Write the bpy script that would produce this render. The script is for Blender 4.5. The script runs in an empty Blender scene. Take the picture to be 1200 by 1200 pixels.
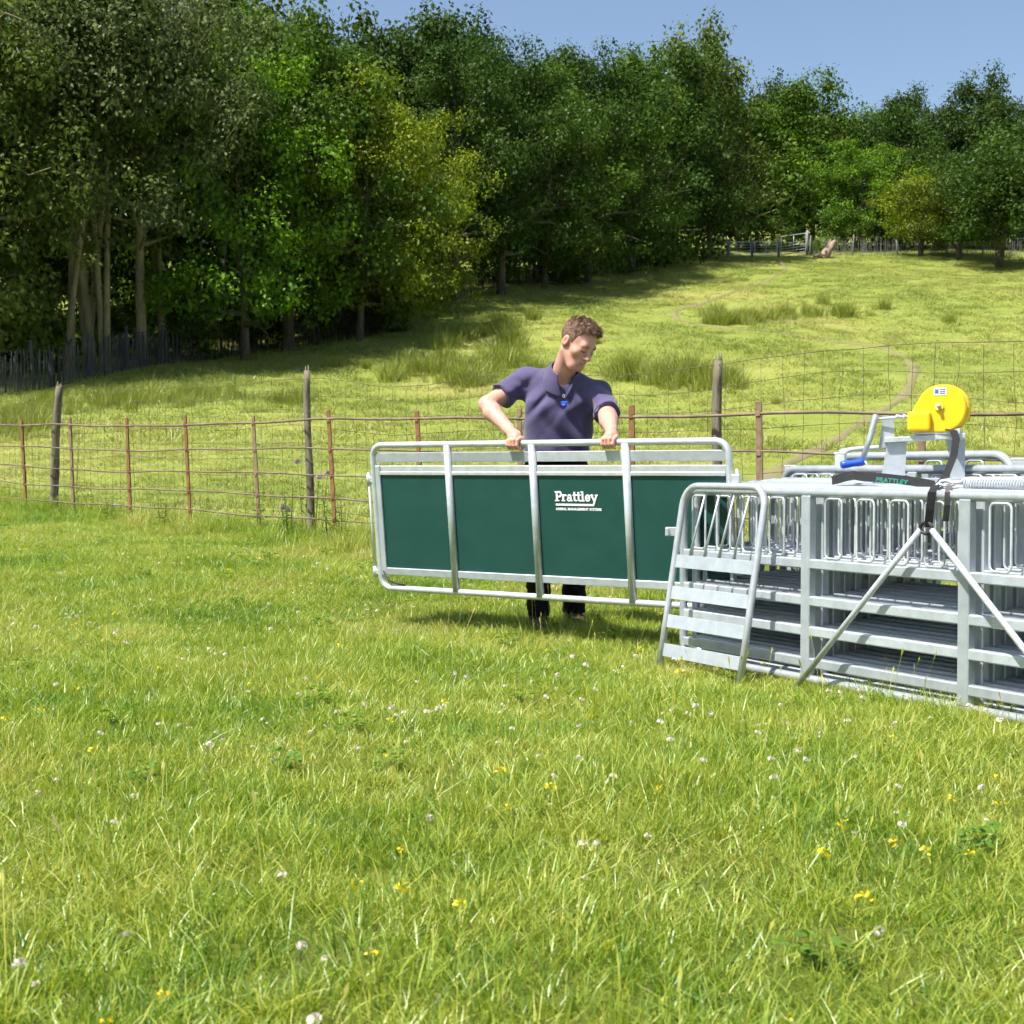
import bpy, bmesh, math, random
import numpy as np
from mathutils import Vector, Matrix

random.seed(7)
RNG = np.random.default_rng(7)
scene = bpy.context.scene
COL = scene.collection

# ------------------------------------------------------------------ camera, sky, sun, exposure
F_PX, HORIZON, CAM_Z = 1600.0, 550.0, 0.92
cam_d = bpy.data.cameras.new('camera')
cam_d.sensor_width = 36.0
cam_d.lens = 36.0 * F_PX / 1200.0
cam_d.clip_start = 0.05
cam_d.clip_end = 3000
cam_d.dof.use_dof = True
cam_d.dof.focus_distance = 7.0
cam_d.dof.aperture_fstop = 9.0
cam = bpy.data.objects.new('camera', cam_d)
cam.location = (0, 0, CAM_Z)
cam.rotation_euler = (math.radians(90) - math.atan((600 - HORIZON) / F_PX), 0, 0)
COL.objects.link(cam)
scene.camera = cam

SUN_EL, SUN_DIR = math.radians(60), Vector((-0.82, -0.57, 0)).normalized()
to_sun = Vector((SUN_DIR.x * math.cos(SUN_EL), SUN_DIR.y * math.cos(SUN_EL), math.sin(SUN_EL)))
world = bpy.data.worlds.new('World')
scene.world = world
world.use_nodes = True
wn = world.node_tree.nodes
wl = world.node_tree.links
wn.clear()
sky = wn.new('ShaderNodeTexSky')
sky.sky_type = 'NISHITA'
sky.sun_disc = False
sky.sun_elevation = SUN_EL
sky.sun_rotation = math.atan2(SUN_DIR.x, SUN_DIR.y)
sky.air_density = 1.0
sky.dust_density = 1.6
sky.ozone_density = 1.0
bg = wn.new('ShaderNodeBackground')
bg.inputs['Strength'].default_value = 0.095
wo = wn.new('ShaderNodeOutputWorld')
wl.new(sky.outputs[0], bg.inputs[0])
wl.new(bg.outputs[0], wo.inputs[0])
sun_d = bpy.data.lights.new('sun', 'SUN')
sun_d.energy = 5.0
sun_d.angle = math.radians(0.53)
sun_d.color = (1.0, 0.955, 0.88)
sun = bpy.data.objects.new('sun', sun_d)
sun.rotation_euler = to_sun.to_track_quat('Z', 'Y').to_euler()
sun.location = (-20, -15, 40)
COL.objects.link(sun)
scene.view_settings.view_transform = 'Standard'
scene.view_settings.look = 'None'
scene.view_settings.exposure = 0.88
scene.view_settings.gamma = 1.0
scene.render.engine = 'CYCLES'
scene.cycles.use_denoising = True
try:
    scene.cycles.denoiser = 'OPENIMAGEDENOISE'
except Exception:
    pass
scene.cycles.max_bounces = 4
scene.cycles.diffuse_bounces = 2
scene.cycles.glossy_bounces = 2
scene.cycles.transmission_bounces = 2
scene.cycles.use_adaptive_sampling = True
scene.cycles.adaptive_threshold = 0.03
scene.cycles.adaptive_min_samples = 12
scene.cycles.sample_clamp_indirect = 6.0

# ------------------------------------------------------------------ helpers
def tag(o, label=None, cat=None, group=None, kind=None):
    if label: o['label'] = label
    if cat: o['category'] = cat
    if group: o['group'] = group
    if kind: o['kind'] = kind
    return o

def empty(name, loc=(0, 0, 0), matrix=None):
    o = bpy.data.objects.new(name, None)
    o.empty_display_size = 0.1
    COL.objects.link(o)
    if matrix is not None: o.matrix_world = matrix
    else: o.location = loc
    return o

def mesh_from(name, verts, faces, mat=None, smooth=False):
    me = bpy.data.meshes.new(name)
    me.from_pydata([tuple(map(float, v)) for v in verts], [], [tuple(map(int, f)) for f in faces])
    if mat: me.materials.append(mat)
    if smooth:
        me.polygons.foreach_set('use_smooth', np.ones(len(me.polygons), dtype=bool))
    me.update()
    return me

def obj(name, me, parent=None, loc=None):
    o = bpy.data.objects.new(name, me)
    COL.objects.link(o)
    if parent is not None: o.parent = parent
    if loc is not None: o.location = loc
    return o

class MB:
    """collects shapes into one mesh"""
    def __init__(s): s.v, s.f, s.sm = [], [], []
    def add(s, verts, faces, smooth=False):
        b = len(s.v)
        s.v += [tuple(map(float, p)) for p in verts]
        s.f += [tuple(int(i) + b for i in f) for f in faces]
        s.sm += [smooth] * len(faces)
    def box(s, lo, hi, c=0.0):
        x0, y0, z0 = lo; x1, y1, z1 = hi
        if c <= 0:
            v = [(x0,y0,z0),(x1,y0,z0),(x1,y1,z0),(x0,y1,z0),(x0,y0,z1),(x1,y0,z1),(x1,y1,z1),(x0,y1,z1)]
            s.add(v, [(3,2,1,0),(4,5,6,7),(0,1,5,4),(1,2,6,5),(2,3,7,6),(3,0,4,7)])
            return
        # bevelled box
        cx, cy, cz = (x0+x1)/2, (y0+y1)/2, (z0+z1)/2
        hx, hy, hz = (x1-x0)/2, (y1-y0)/2, (z1-z0)/2
        c = min(c, hx*.9, hy*.9, hz*.9)
        v, idx = [], {}
        for sx in (-1,1):
            for sy in (-1,1):
                for sz in (-1,1):
                    for a in range(3):
                        p = [sx*(hx-c), sy*(hy-c), sz*(hz-c)]
                        p[a] += (sx,sy,sz)[a]*c
                        idx[(sx,sy,sz,a)] = len(v)
                        v.append((cx+p[0], cy+p[1], cz+p[2]))
        f = []
        for a in range(3):
            b_, c_ = (a+1)%3, (a+2)%3
            for sg in (-1,1):
                q = []
                for (i,j) in ((-1,-1),(1,-1),(1,1),(-1,1)):
                    k = [0,0,0]; k[a]=sg; k[b_]=i; k[c_]=j
                    q.append(idx[(k[0],k[1],k[2],a)])
                f.append(q if sg>0 else q[::-1])
        for a in range(3):
            b_, c_ = (a+1)%3, (a+2)%3
            for i in (-1,1):
                for j in (-1,1):
                    def g(sa, ax):
                        k=[0,0,0]; k[a]=sa; k[b_]=i; k[c_]=j
                        return idx[(k[0],k[1],k[2],ax)]
                    q=[g(-1,b_),g(1,b_),g(1,c_),g(-1,c_)]
                    f.append(q if i*j<0 else q[::-1])
        for sx in (-1,1):
            for sy in (-1,1):
                for sz in (-1,1):
                    q=[idx[(sx,sy,sz,0)],idx[(sx,sy,sz,1)],idx[(sx,sy,sz,2)]]
                    f.append(q if sx*sy*sz>0 else q[::-1])
        s.add(v, f)
    def tube(s, pts, r, seg=8, closed=False, caps=True):
        v, f = tube(pts, r, seg, closed, caps)
        s.add(v, f, True)
    def ribbon(s, pts, wdir, w, th=0.003):
        """flat strap along pts; wdir a width vector"""
        pts = [np.array(p, float) for p in pts]
        wd = np.array(wdir, float); wd /= np.linalg.norm(wd)
        V = []
        for i, p in enumerate(pts):
            t = pts[min(i+1, len(pts)-1)] - pts[max(i-1, 0)]
            n = np.cross(t, wd); n /= max(np.linalg.norm(n), 1e-9)
            for a, b in ((-1,-1),(1,-1),(1,1),(-1,1)):
                V.append(p + wd*w/2*a + n*th/2*b)
        Fc = []
        for i in range(len(pts)-1):
            for k in range(4):
                a = 4*i+k; b = 4*i+(k+1)%4
                Fc.append((a, b, b+4, a+4))
        Fc.append((3,2,1,0)); n = 4*(len(pts)-1); Fc.append((n,n+1,n+2,n+3))
        s.add(V, Fc)
    def transform(s, M):
        s.v = [tuple(M @ Vector(p)) for p in s.v]
        return s
    def mesh(s, name, mat):
        me = bpy.data.meshes.new(name)
        me.from_pydata(s.v, [], s.f)
        if mat: me.materials.append(mat)
        me.polygons.foreach_set('use_smooth', np.array(s.sm, dtype=bool))
        me.update()
        return me
    def build(s, name, mat, parent=None, loc=None):
        return obj(name, s.mesh(name, mat), parent, loc)

def tube(pts, r, seg=8, closed=False, caps=True):
    P = np.array(pts, float)
    n = len(P)
    R = np.full(n, r, float) if np.isscalar(r) else np.array(r, float)
    if closed:
        T = np.roll(P, -1, 0) - np.roll(P, 1, 0)
    else:
        T = np.gradient(P, axis=0)
    T /= np.maximum(np.linalg.norm(T, axis=1, keepdims=True), 1e-9)
    ref = np.array([0, 0, 1.0]) if abs(T[0][2]) < 0.9 else np.array([0, 1.0, 0])
    N = np.cross(T[0], ref); N /= np.linalg.norm(N)
    V = []
    ang = np.linspace(0, 2*math.pi, seg, endpoint=False)
    for i in range(n):
        N = N - T[i]*np.dot(N, T[i])
        ln = np.linalg.norm(N)
        if ln < 1e-6:
            N = np.cross(T[i], [1, 0.3, 0.2]); ln = np.linalg.norm(N)
        N = N/ln
        B = np.cross(T[i], N)
        V.append(P[i] + R[i]*(np.outer(np.cos(ang), N) + np.outer(np.sin(ang), B)))
    V = np.concatenate(V)
    F = []
    m = n if closed else n-1
    for i in range(m):
        a0, b0 = i*seg, ((i+1) % n)*seg
        for k in range(seg):
            k2 = (k+1) % seg
            F.append((a0+k, a0+k2, b0+k2, b0+k))
    if caps and not closed:
        F.append(tuple(range(seg))[::-1])
        F.append(tuple((n-1)*seg+k for k in range(seg)))
    return V, F

def arc_rect(x0, z0, x1, z1, r, k=5, y=0.0):
    """rounded rectangle path in the xz plane"""
    out = []
    for cx, cz, a0 in ((x1-r, z1-r, 0), (x0+r, z1-r, 90), (x0+r, z0+r, 180), (x1-r, z0+r, 270)):
        for i in range(k+1):
            a = math.radians(a0 + 90*i/k)
            out.append((cx+r*math.cos(a), y, cz+r*math.sin(a)))
    return out

def W(px, py, d):
    return np.array([(px-600)/F_PX*d, d, CAM_Z + (HORIZON-py)/F_PX*d])

def copy_tree(o, parent=None):
    c = o.copy()
    COL.objects.link(c)
    if parent is not None:
        c.parent = parent
    for ch in o.children:
        copy_tree(ch, c)
    return c

# ------------------------------------------------------------------ materials
def new_mat(name):
    m = bpy.data.materials.new(name)
    m.use_nodes = True
    nt = m.node_tree
    nt.nodes.clear()
    return m, nt.nodes, nt.links

def ramp(nodes, stops, interp='LINEAR'):
    r = nodes.new('ShaderNodeValToRGB')
    r.color_ramp.interpolation = interp
    el = r.color_ramp.elements
    el[0].position, el[0].color = stops[0][0], (*stops[0][1], 1)
    el[1].position, el[1].color = stops[-1][0], (*stops[-1][1], 1)
    for p, c in stops[1:-1]:
        e = el.new(p); e.color = (*c, 1)
    return r

def surf_mat(name, c1, c2, scale=8, rough=0.5, metal=0.0, bump=0.0, bump_scale=60, rough_var=0.1, detail=6, spec=0.5, stretch=None, sheen=0.0, objvar=False):
    m, N, L = new_mat(name)
    out = N.new('ShaderNodeOutputMaterial')
    b = N.new('ShaderNodeBsdfPrincipled')
    tc = N.new('ShaderNodeTexCoord')
    src = tc.outputs['Object']
    if stretch:
        mp = N.new('ShaderNodeMapping'); mp.inputs['Scale'].default_value = stretch
        L.new(src, mp.inputs['Vector']); src = mp.outputs[0]
    nz = N.new('ShaderNodeTexNoise'); nz.inputs['Scale'].default_value = scale; nz.inputs['Detail'].default_value = detail
    nz.inputs['Roughness'].default_value = 0.65
    L.new(src, nz.inputs['Vector'])
    r = ramp(N, [(0.32, c1), (0.68, c2)])
    L.new(nz.outputs['Fac'], r.inputs[0])
    L.new(r.outputs[0], b.inputs['Base Color'])
    mr = N.new('ShaderNodeMapRange')
    mr.inputs['To Min'].default_value = max(0.02, rough-rough_var); mr.inputs['To Max'].default_value = min(1, rough+rough_var)
    L.new(nz.outputs['Fac'], mr.inputs['Value'])
    L.new(mr.outputs[0], b.inputs['Roughness'])
    b.inputs['Metallic'].default_value = metal
    b.inputs['Specular IOR Level'].default_value = spec
    if objvar:
        oi = N.new('ShaderNodeObjectInfo'); mo = N.new('ShaderNodeMapRange'); mo.inputs['To Min'].default_value = 0.82; mo.inputs['To Max'].default_value = 1.15
        L.new(oi.outputs['Random'], mo.inputs['Value']); hv = N.new('ShaderNodeHueSaturation'); L.new(mo.outputs[0], hv.inputs['Value'])
        L.new(r.outputs[0], hv.inputs['Color']); L.new(hv.outputs[0], b.inputs['Base Color'])
    if sheen: b.inputs['Sheen Weight'].default_value = sheen
    if bump > 0:
        n2 = N.new('ShaderNodeTexNoise'); n2.inputs['Scale'].default_value = bump_scale; n2.inputs['Detail'].default_value = 5
        L.new(src, n2.inputs['Vector'])
        bp = N.new('ShaderNodeBump'); bp.inputs['Strength'].default_value = bump; bp.inputs['Distance'].default_value = 0.01
        L.new(n2.outputs['Fac'], bp.inputs['Height'])
        L.new(bp.outputs[0], b.inputs['Normal'])
    L.new(b.outputs[0], out.inputs[0])
    return m

def leaf_mat(name, trans=0.4, objcolor=True, base=(0.08, 0.13, 0.03), var=0.35, gloss=0.04, noise_scale=0.35, tints=None):
    """leaf / blade material: diffuse + translucent, colour from the object colour, blade attribute and position"""
    m, N, L = new_mat(name)
    out = N.new('ShaderNodeOutputMaterial')
    if tints is None:
        if objcolor:
            oi = N.new('ShaderNodeObjectInfo'); col = oi.outputs['Color']
        else:
            rgb = N.new('ShaderNodeRGB'); rgb.outputs[0].default_value = (*base, 1); col = rgb.outputs[0]
    else:
        geo = N.new('ShaderNodeNewGeometry')
        nz = N.new('ShaderNodeTexNoise'); nz.inputs['Scale'].default_value = noise_scale; nz.inputs['Detail'].default_value = 3
        L.new(geo.outputs['Position'], nz.inputs['Vector'])
        at0 = N.new('ShaderNodeAttribute'); at0.attribute_name = 'rnd'
        ad = N.new('ShaderNodeMath'); ad.operation = 'MULTIPLY_ADD'; ad.inputs[1].default_value = 0.42; ad.inputs[2].default_value = -0.21
        L.new(at0.outputs['Fac'], ad.inputs[0])
        ad2 = N.new('ShaderNodeMath'); ad2.operation = 'ADD'
        L.new(nz.outputs['Fac'], ad2.inputs[0]); L.new(ad.outputs[0], ad2.inputs[1])
        rp = ramp(N, tints)
        L.new(ad2.outputs[0], rp.inputs[0]); col = rp.outputs[0]
    at = N.new('ShaderNodeAttribute'); at.attribute_name = 'rnd'
    hs = N.new('ShaderNodeHueSaturation')
    mr = N.new('ShaderNodeMapRange'); mr.inputs['To Min'].default_value = 1-var; mr.inputs['To Max'].default_value = 1+var
    L.new(at.outputs['Fac'], mr.inputs['Value']); L.new(mr.outputs[0], hs.inputs['Value'])
    mh = N.new('ShaderNodeMapRange'); mh.inputs['To Min'].default_value = 0.515; mh.inputs['To Max'].default_value = 0.475
    L.new(at.outputs['Fac'], mh.inputs['Value']); L.new(mh.outputs[0], hs.inputs['Hue'])
    L.new(col, hs.inputs['Color'])
    d = N.new('ShaderNodeBsdfDiffuse'); t = N.new('ShaderNodeBsdfTranslucent'); g = N.new('ShaderNodeBsdfGlossy')
    g.inputs['Roughness'].default_value = 0.42
    g.inputs['Color'].default_value = (0.8, 0.85, 0.8, 1)
    L.new(hs.outputs[0], d.inputs[0])
    h2 = N.new('ShaderNodeHueSaturation'); h2.inputs['Hue'].default_value = 0.496; h2.inputs['Saturation'].default_value = 1.1; h2.inputs['Value'].default_value = 1.25
    L.new(hs.outputs[0], h2.inputs['Color']); L.new(h2.outputs[0], t.inputs[0])
    mx = N.new('ShaderNodeMixShader'); mx.inputs[0].default_value = trans
    L.new(d.outputs[0], mx.inputs[1]); L.new(t.outputs[0], mx.inputs[2])
    mx2 = N.new('ShaderNodeMixShader'); mx2.inputs[0].default_value = gloss
    L.new(mx.outputs[0], mx2.inputs[1]); L.new(g.outputs[0], mx2.inputs[2])
    L.new(mx2.outputs[0], out.inputs[0])
    return m

M_galv = surf_mat('galvanised_steel', (0.39, 0.432, 0.465), (0.50, 0.545, 0.58), scale=16, rough=0.40, metal=0.40, objvar=True, bump=0.05, bump_scale=90, rough_var=0.12)
M_galv2 = surf_mat('bright_galvanised_steel', (0.50, 0.535, 0.56), (0.63, 0.665, 0.685), scale=22, rough=0.36, metal=0.40, objvar=True, bump=0.04, bump_scale=110)
M_sheet = surf_mat('green_plastic_sheet', (0.004, 0.050, 0.041), (0.006, 0.060, 0.050), scale=5, rough=0.48, rough_var=0.14, bump=0.05, bump_scale=5)
M_white = surf_mat('white_print', (0.80, 0.82, 0.82), (0.86, 0.87, 0.87), scale=30, rough=0.5)
M_black = surf_mat('black_webbing', (0.008, 0.008, 0.010), (0.02, 0.02, 0.022), scale=60, rough=0.75, bump=0.4, bump_scale=400)
M_tape = surf_mat('worn_grey_webbing', (0.06, 0.055, 0.05), (0.14, 0.12, 0.11), scale=40, rough=0.85, bump=0.4, bump_scale=300)
M_green_print = surf_mat('green_print', (0.015, 0.19, 0.13), (0.02, 0.24, 0.165), scale=30, rough=0.6)
M_yellow = surf_mat('yellow_plastic', (0.86, 0.50, 0.006), (0.90, 0.56, 0.010), scale=6, rough=0.38, bump=0.03, bump_scale=30)
M_blue = surf_mat('blue_plastic', (0.012, 0.075, 0.55), (0.02, 0.10, 0.62), scale=20, rough=0.4)
M_rust = surf_mat('rusty_iron', (0.14, 0.060, 0.020), (0.26, 0.130, 0.052), scale=18, rough=0.85, bump=0.5, bump_scale=120)
M_rustgrey = surf_mat('weathered_iron', (0.14, 0.085, 0.048), (0.27, 0.185, 0.115), scale=14, rough=0.75, bump=0.4, bump_scale=120)
M_railiron = surf_mat('rail_iron', (0.10, 0.062, 0.042), (0.24, 0.17, 0.13), scale=5, rough=0.65, bump=0.3, bump_scale=90)
M_wire = surf_mat('rusty_wire', (0.085, 0.055, 0.035), (0.16, 0.11, 0.075), scale=9, rough=0.7)
M_wood = surf_mat('weathered_post_wood', (0.055, 0.045, 0.028), (0.27, 0.235, 0.165), scale=26, rough=0.9, bump=1.0, bump_scale=60, stretch=(1, 1, 0.12))
M_pale = surf_mat('grey_paling_wood', (0.10, 0.10, 0.105), (0.26, 0.255, 0.25), scale=1.3, rough=0.9, stretch=(1, 1, 0.2))
M_paleshade = surf_mat('shaded_paling_wood', (0.022, 0.024, 0.028), (0.10, 0.10, 0.105), scale=1.3, rough=0.9, stretch=(1, 1, 0.2))  # grey paling wood with the shade under the trees put into its colour
M_bark = surf_mat('tree_bark', (0.05, 0.042, 0.028), (0.15, 0.13, 0.085), scale=7, rough=0.95, bump=0.9, bump_scale=22, stretch=(1, 1, 0.35))
M_barkpale = surf_mat('pale_mossy_bark', (0.15, 0.13, 0.06), (0.33, 0.28, 0.16), scale=5, rough=0.95, bump=0.7, bump_scale=22, stretch=(1, 1, 0.35))
M_log = surf_mat('bare_stump_wood', (0.20, 0.13, 0.095), (0.42, 0.31, 0.25), scale=5, rough=0.9, bump=0.8, bump_scale=18, stretch=(1, 1, 0.3))
M_dark = surf_mat('dark_rubber', (0.012, 0.012, 0.012), (0.03, 0.03, 0.03), scale=30, rough=0.6)
M_leaf = leaf_mat('tree_leaves', trans=0.32, var=0.45, gloss=0.008)
GRASS_T = [(0.24, (0.110, 0.225, 0.020)), (0.38, (0.205, 0.325, 0.034)), (0.52, (0.305, 0.395, 0.050)), (0.70, (0.385, 0.42, 0.085)), (0.92, (0.45, 0.40, 0.18))]
M_grass = leaf_mat('lawn_grass_blades', trans=0.38, var=0.28, tints=GRASS_T, noise_scale=0.9, gloss=0.05)
FIELD_T = [(0.28, (0.170, 0.228, 0.038)), (0.45, (0.240, 0.290, 0.056)), (0.60, (0.308, 0.338, 0.082)), (0.80, (0.395, 0.36, 0.13))]
M_field = leaf_mat('field_grass_blades', trans=0.35, var=0.18, tints=FIELD_T, noise_scale=0.12, gloss=0.04)
M_rush = leaf_mat('rush_blades', trans=0.2, objcolor=False, base=(0.22, 0.27, 0.034), var=0.45, gloss=0.05)
M_weed = leaf_mat('weed_leaves', trans=0.35, objcolor=False, base=(0.11, 0.19, 0.03), var=0.3)
M_cloverleaf = leaf_mat('clover_leaves', trans=0.35, objcolor=False, base=(0.15, 0.26, 0.035), var=0.25, gloss=0.03)
M_clover = leaf_mat('clover_petals', trans=0.25, objcolor=False, base=(0.80, 0.72, 0.64), var=0.15, gloss=0.02)
M_butter = leaf_mat('buttercup_petals', trans=0.2, objcolor=False, base=(0.80, 0.66, 0.012), var=0.10, gloss=0.06)
M_thistle = leaf_mat('thistle_flower', trans=0.2, objcolor=False, base=(0.32, 0.20, 0.30), var=0.2)

# ------------------------------------------------------------------ terrain
_ky = np.array([-60, 6.3, 7.6, 9, 12.5, 15.3, 20, 25, 32, 40, 50, 65, 80, 100, 112, 140, 200, 800], float)
_kz = np.array([0, 0, 0.01, 0.16, 0.28, 0.36, 0.70, 1.25, 2.05, 3.2, 5.2, 8.6, 12.0, 16.5, 18.9, 24.0, 38.0, 60], float)
_gy = np.arange(-60, 800, 0.1)
_gz = np.interp(_gy, _ky, _kz)
def _smooth(a, w):
    k = np.ones(w)/w
    p = np.pad(a, (w, w), mode='edge')
    return np.convolve(p, k, 'same')[w:-w]
_s1 = _smooth(_smooth(_gz, 9), 9)
_s2 = _smooth(_smooth(_gz, 61), 61)
_bl = np.clip((_gy-14)/10, 0, 1)
_gz = _s1*(1-_bl) + _s2*_bl
def H(x, y):
    x = np.asarray(x, float); y = np.asarray(y, float)
    z = np.interp(y, _gy, _gz)
    near = np.clip((y-18)/20, 0, 1)
    n = (np.sin(x*0.55+1.3)*np.cos(y*0.43+0.4)*0.09 + np.sin(x*0.21+y*0.13)*0.16 + np.sin(x*1.3-y*0.9)*0.035)*near
    m = (np.sin(x*1.9+0.5)*np.cos(y*1.7)*0.012 + np.sin(x*4.1+y*3.3)*0.006)
    m = m*np.clip((y-0)/3, 0, 1)
    return z+n+m
def ground_px(px, py, dmin=8.0, dmax=170.0):
    d = np.arange(dmin, dmax, 0.1)
    x = (px-600)/F_PX*d
    zr = CAM_Z+(HORIZON-py)/F_PX*d
    hit = np.nonzero(H(x, d) >= zr)[0]
    k = hit[0] if len(hit) else len(d)-1
    return np.array([x[k], d[k], float(H(x[k], d[k]))])

def ground_material():
    m, N, L = new_mat('meadow_ground')
    out = N.new('ShaderNodeOutputMaterial')
    b = N.new('ShaderNodeBsdfPrincipled'); b.inputs['Roughness'].default_value = 0.95; b.inputs['Specular IOR Level'].default_value = 0.1
    geo = N.new('ShaderNodeNewGeometry')
    n1 = N.new('ShaderNodeTexNoise'); n1.inputs['Scale'].default_value = 0.12; n1.inputs['Detail'].default_value = 8; n1.inputs['Roughness'].default_value = 0.62
    n2 = N.new('ShaderNodeTexNoise'); n2.inputs['Scale'].default_value = 1.6; n2.inputs['Detail'].default_value = 8; n2.inputs['Roughness'].default_value = 0.7
    L.new(geo.outputs['Position'], n1.inputs['Vector']); L.new(geo.outputs['Position'], n2.inputs['Vector'])
    mixf = N.new('ShaderNodeMath'); mixf.operation = 'MULTIPLY_ADD'; mixf.inputs[1].default_value = 0.45
    L.new(n2.outputs['Fac'], mixf.inputs[0])
    h = N.new('ShaderNodeMath'); h.operation = 'MULTIPLY'; h.inputs[1].default_value = 0.55
    L.new(n1.outputs['Fac'], h.inputs[0]); L.new(h.outputs[0], mixf.inputs[2])
    far = ramp(N, [(0.34, (0.128, 0.172, 0.032)), (0.46, (0.190, 0.228, 0.045)), (0.56, (0.242, 0.270, 0.062)), (0.68, (0.30, 0.285, 0.095))])
    near = ramp(N, [(0.36, (0.05, 0.075, 0.012)), (0.47, (0.08, 0.11, 0.016)), (0.56, (0.115, 0.13, 0.028)), (0.68, (0.18, 0.145, 0.065))])
    n4 = N.new('ShaderNodeTexNoise'); n4.inputs['Scale'].default_value = 16; n4.inputs['Detail'].default_value = 10; n4.inputs['Roughness'].default_value = 0.75
    L.new(geo.outputs['Position'], n4.inputs['Vector'])
    mn = N.new('ShaderNodeMath'); mn.operation = 'MULTIPLY_ADD'; mn.inputs[1].default_value = 0.6
    hn_ = N.new('ShaderNodeMath'); hn_.operation = 'MULTIPLY'; hn_.inputs[1].default_value = 0.4
    L.new(n2.outputs['Fac'], hn_.inputs[0]); L.new(n4.outputs['Fac'], mn.inputs[0]); L.new(hn_.outputs[0], mn.inputs[2])
    L.new(mixf.outputs[0], far.inputs[0]); L.new(mn.outputs[0], near.inputs[0])
    # the mown lawn lies this side of the railings (line x + y = 10.6), the pasture beyond
    sp = N.new('ShaderNodeSeparateXYZ'); L.new(geo.outputs['Position'], sp.inputs[0])
    ad = N.new('ShaderNodeMath'); ad.operation = 'ADD'; L.new(sp.outputs[0], ad.inputs[0]); L.new(sp.outputs[1], ad.inputs[1])
    mr = N.new('ShaderNodeMapRange'); mr.inputs['From Min'].default_value = 10.2; mr.inputs['From Max'].default_value = 11.4
    L.new(ad.outputs[0], mr.inputs['Value'])
    mx = N.new('ShaderNodeMix'); mx.data_type = 'RGBA'
    L.new(mr.outputs[0], mx.inputs['Factor']); L.new(near.outputs[0], mx.inputs['A']); L.new(far.outputs[0], mx.inputs['B'])
    L.new(mx.outputs['Result'], b.inputs['Base Color'])
    n3 = N.new('ShaderNodeTexNoise'); n3.inputs['Scale'].default_value = 5; n3.inputs['Detail'].default_value = 8; n3.inputs['Roughness'].default_value = 0.75
    L.new(geo.outputs['Position'], n3.inputs['Vector'])
    bp = N.new('ShaderNodeBump'); bp.inputs['Strength'].default_value = 0.4; bp.inputs['Distance'].default_value = 0.10
    L.new(n3.outputs['Fac'], bp.inputs['Height']); L.new(bp.outputs[0], b.inputs['Normal'])
    L.new(b.outputs[0], out.inputs[0])
    return m

def grid_mesh(name, xs, ys, zf, mat):
    X, Y = np.meshgrid(xs, ys)
    Z = zf(X, Y)
    V = np.stack([X.ravel(), Y.ravel(), Z.ravel()], 1)
    nx, ny = len(xs), len(ys)
    i, j = np.meshgrid(np.arange(nx-1), np.arange(ny-1))
    a = (j*nx+i).ravel()
    Fc = np.stack([a, a+1, a+1+nx, a+nx], 1)
    return mesh_from(name, V, Fc, mat, True)

u = np.linspace(-1, 1, 181)
xs = np.sign(u)*(12*np.abs(u)+388*np.abs(u)**4)
ys = np.concatenate([np.linspace(-60, 0, 20, endpoint=False), np.arange(0, 20, 0.2), np.arange(20, 60, 0.5), np.arange(60, 130, 1.0), np.geomspace(130, 780, 30)])
ground = tag(obj('meadow_ground', grid_mesh('meadow_ground', xs, ys, H, ground_material())), kind='structure')

# trodden path winding over the pasture
PATH = [(905, 303), (918, 318), (880, 337), (835, 352), (797, 363), (790, 371), (810, 380), (860, 387), (930, 395), (1000, 404), (1045, 414), (1068, 430), (1066, 450), (1052, 470), (1020, 490), (985, 512), (940, 535), (905, 556), (880, 580)]
pp = np.array([ground_px(*q) for q in PATH])
tt = np.linspace(0, len(pp)-1, 240)
def catmull(P, t):
    i = np.clip(np.floor(t).astype(int), 0, len(P)-2)
    f = (t-i)[:, None]
    g = lambda k: P[np.clip(i+k, 0, len(P)-1)]
    p0, p1, p2, p3 = g(-1), g(0), g(1), g(2)
    return 0.5*((2*p1)+(-p0+p2)*f+(2*p0-5*p1+4*p2-p3)*f**2+(-p0+3*p1-3*p2+p3)*f**3)
pc = catmull(pp, tt)[:, :2]
tn = np.gradient(pc, axis=0); tn /= np.maximum(np.linalg.norm(tn, axis=1, keepdims=True), 1e-6)
nn = np.stack([-tn[:, 1], tn[:, 0]], 1)
PV, PF = [], []
for i in range(len(pc)):
    w = 0.125+0.04*math.sin(i*0.31)+0.05*random.random()
    for k, a in enumerate((-1, -0.4, 0.4, 1)):
        q = pc[i]+nn[i]*w*a*(1+0.25*random.uniform(-1, 1))
        PV.append((q[0], q[1], float(H(q[0], q[1]))+(0.052 if k in (1, 2) else 0.006)))
for i in range(len(pc)-1):
    for k in range(3):
        a = 4*i+k; PF.append((a, a+1, a+5, a+4))
M_path = surf_mat('trodden_earth', (0.175, 0.180, 0.055), (0.19, 0.150, 0.078), scale=2.6, rough=0.95, bump=0.6, bump_scale=12)
tag(obj('dirt_path', mesh_from('dirt_path', PV, PF, M_path, True)), kind='structure')

# ------------------------------------------------------------------ scattered grass (geometry nodes instances)
LIB = bpy.data.collections.new('scatter_library')   # not linked to the scene: source shapes only

def lib_collection(name, meshes):
    c = bpy.data.collections.new(name)
    for i, me in enumerate(meshes):
        o = bpy.data.objects.new('%s_%02d' % (name, i), me)
        c.objects.link(o)
    return c

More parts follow.
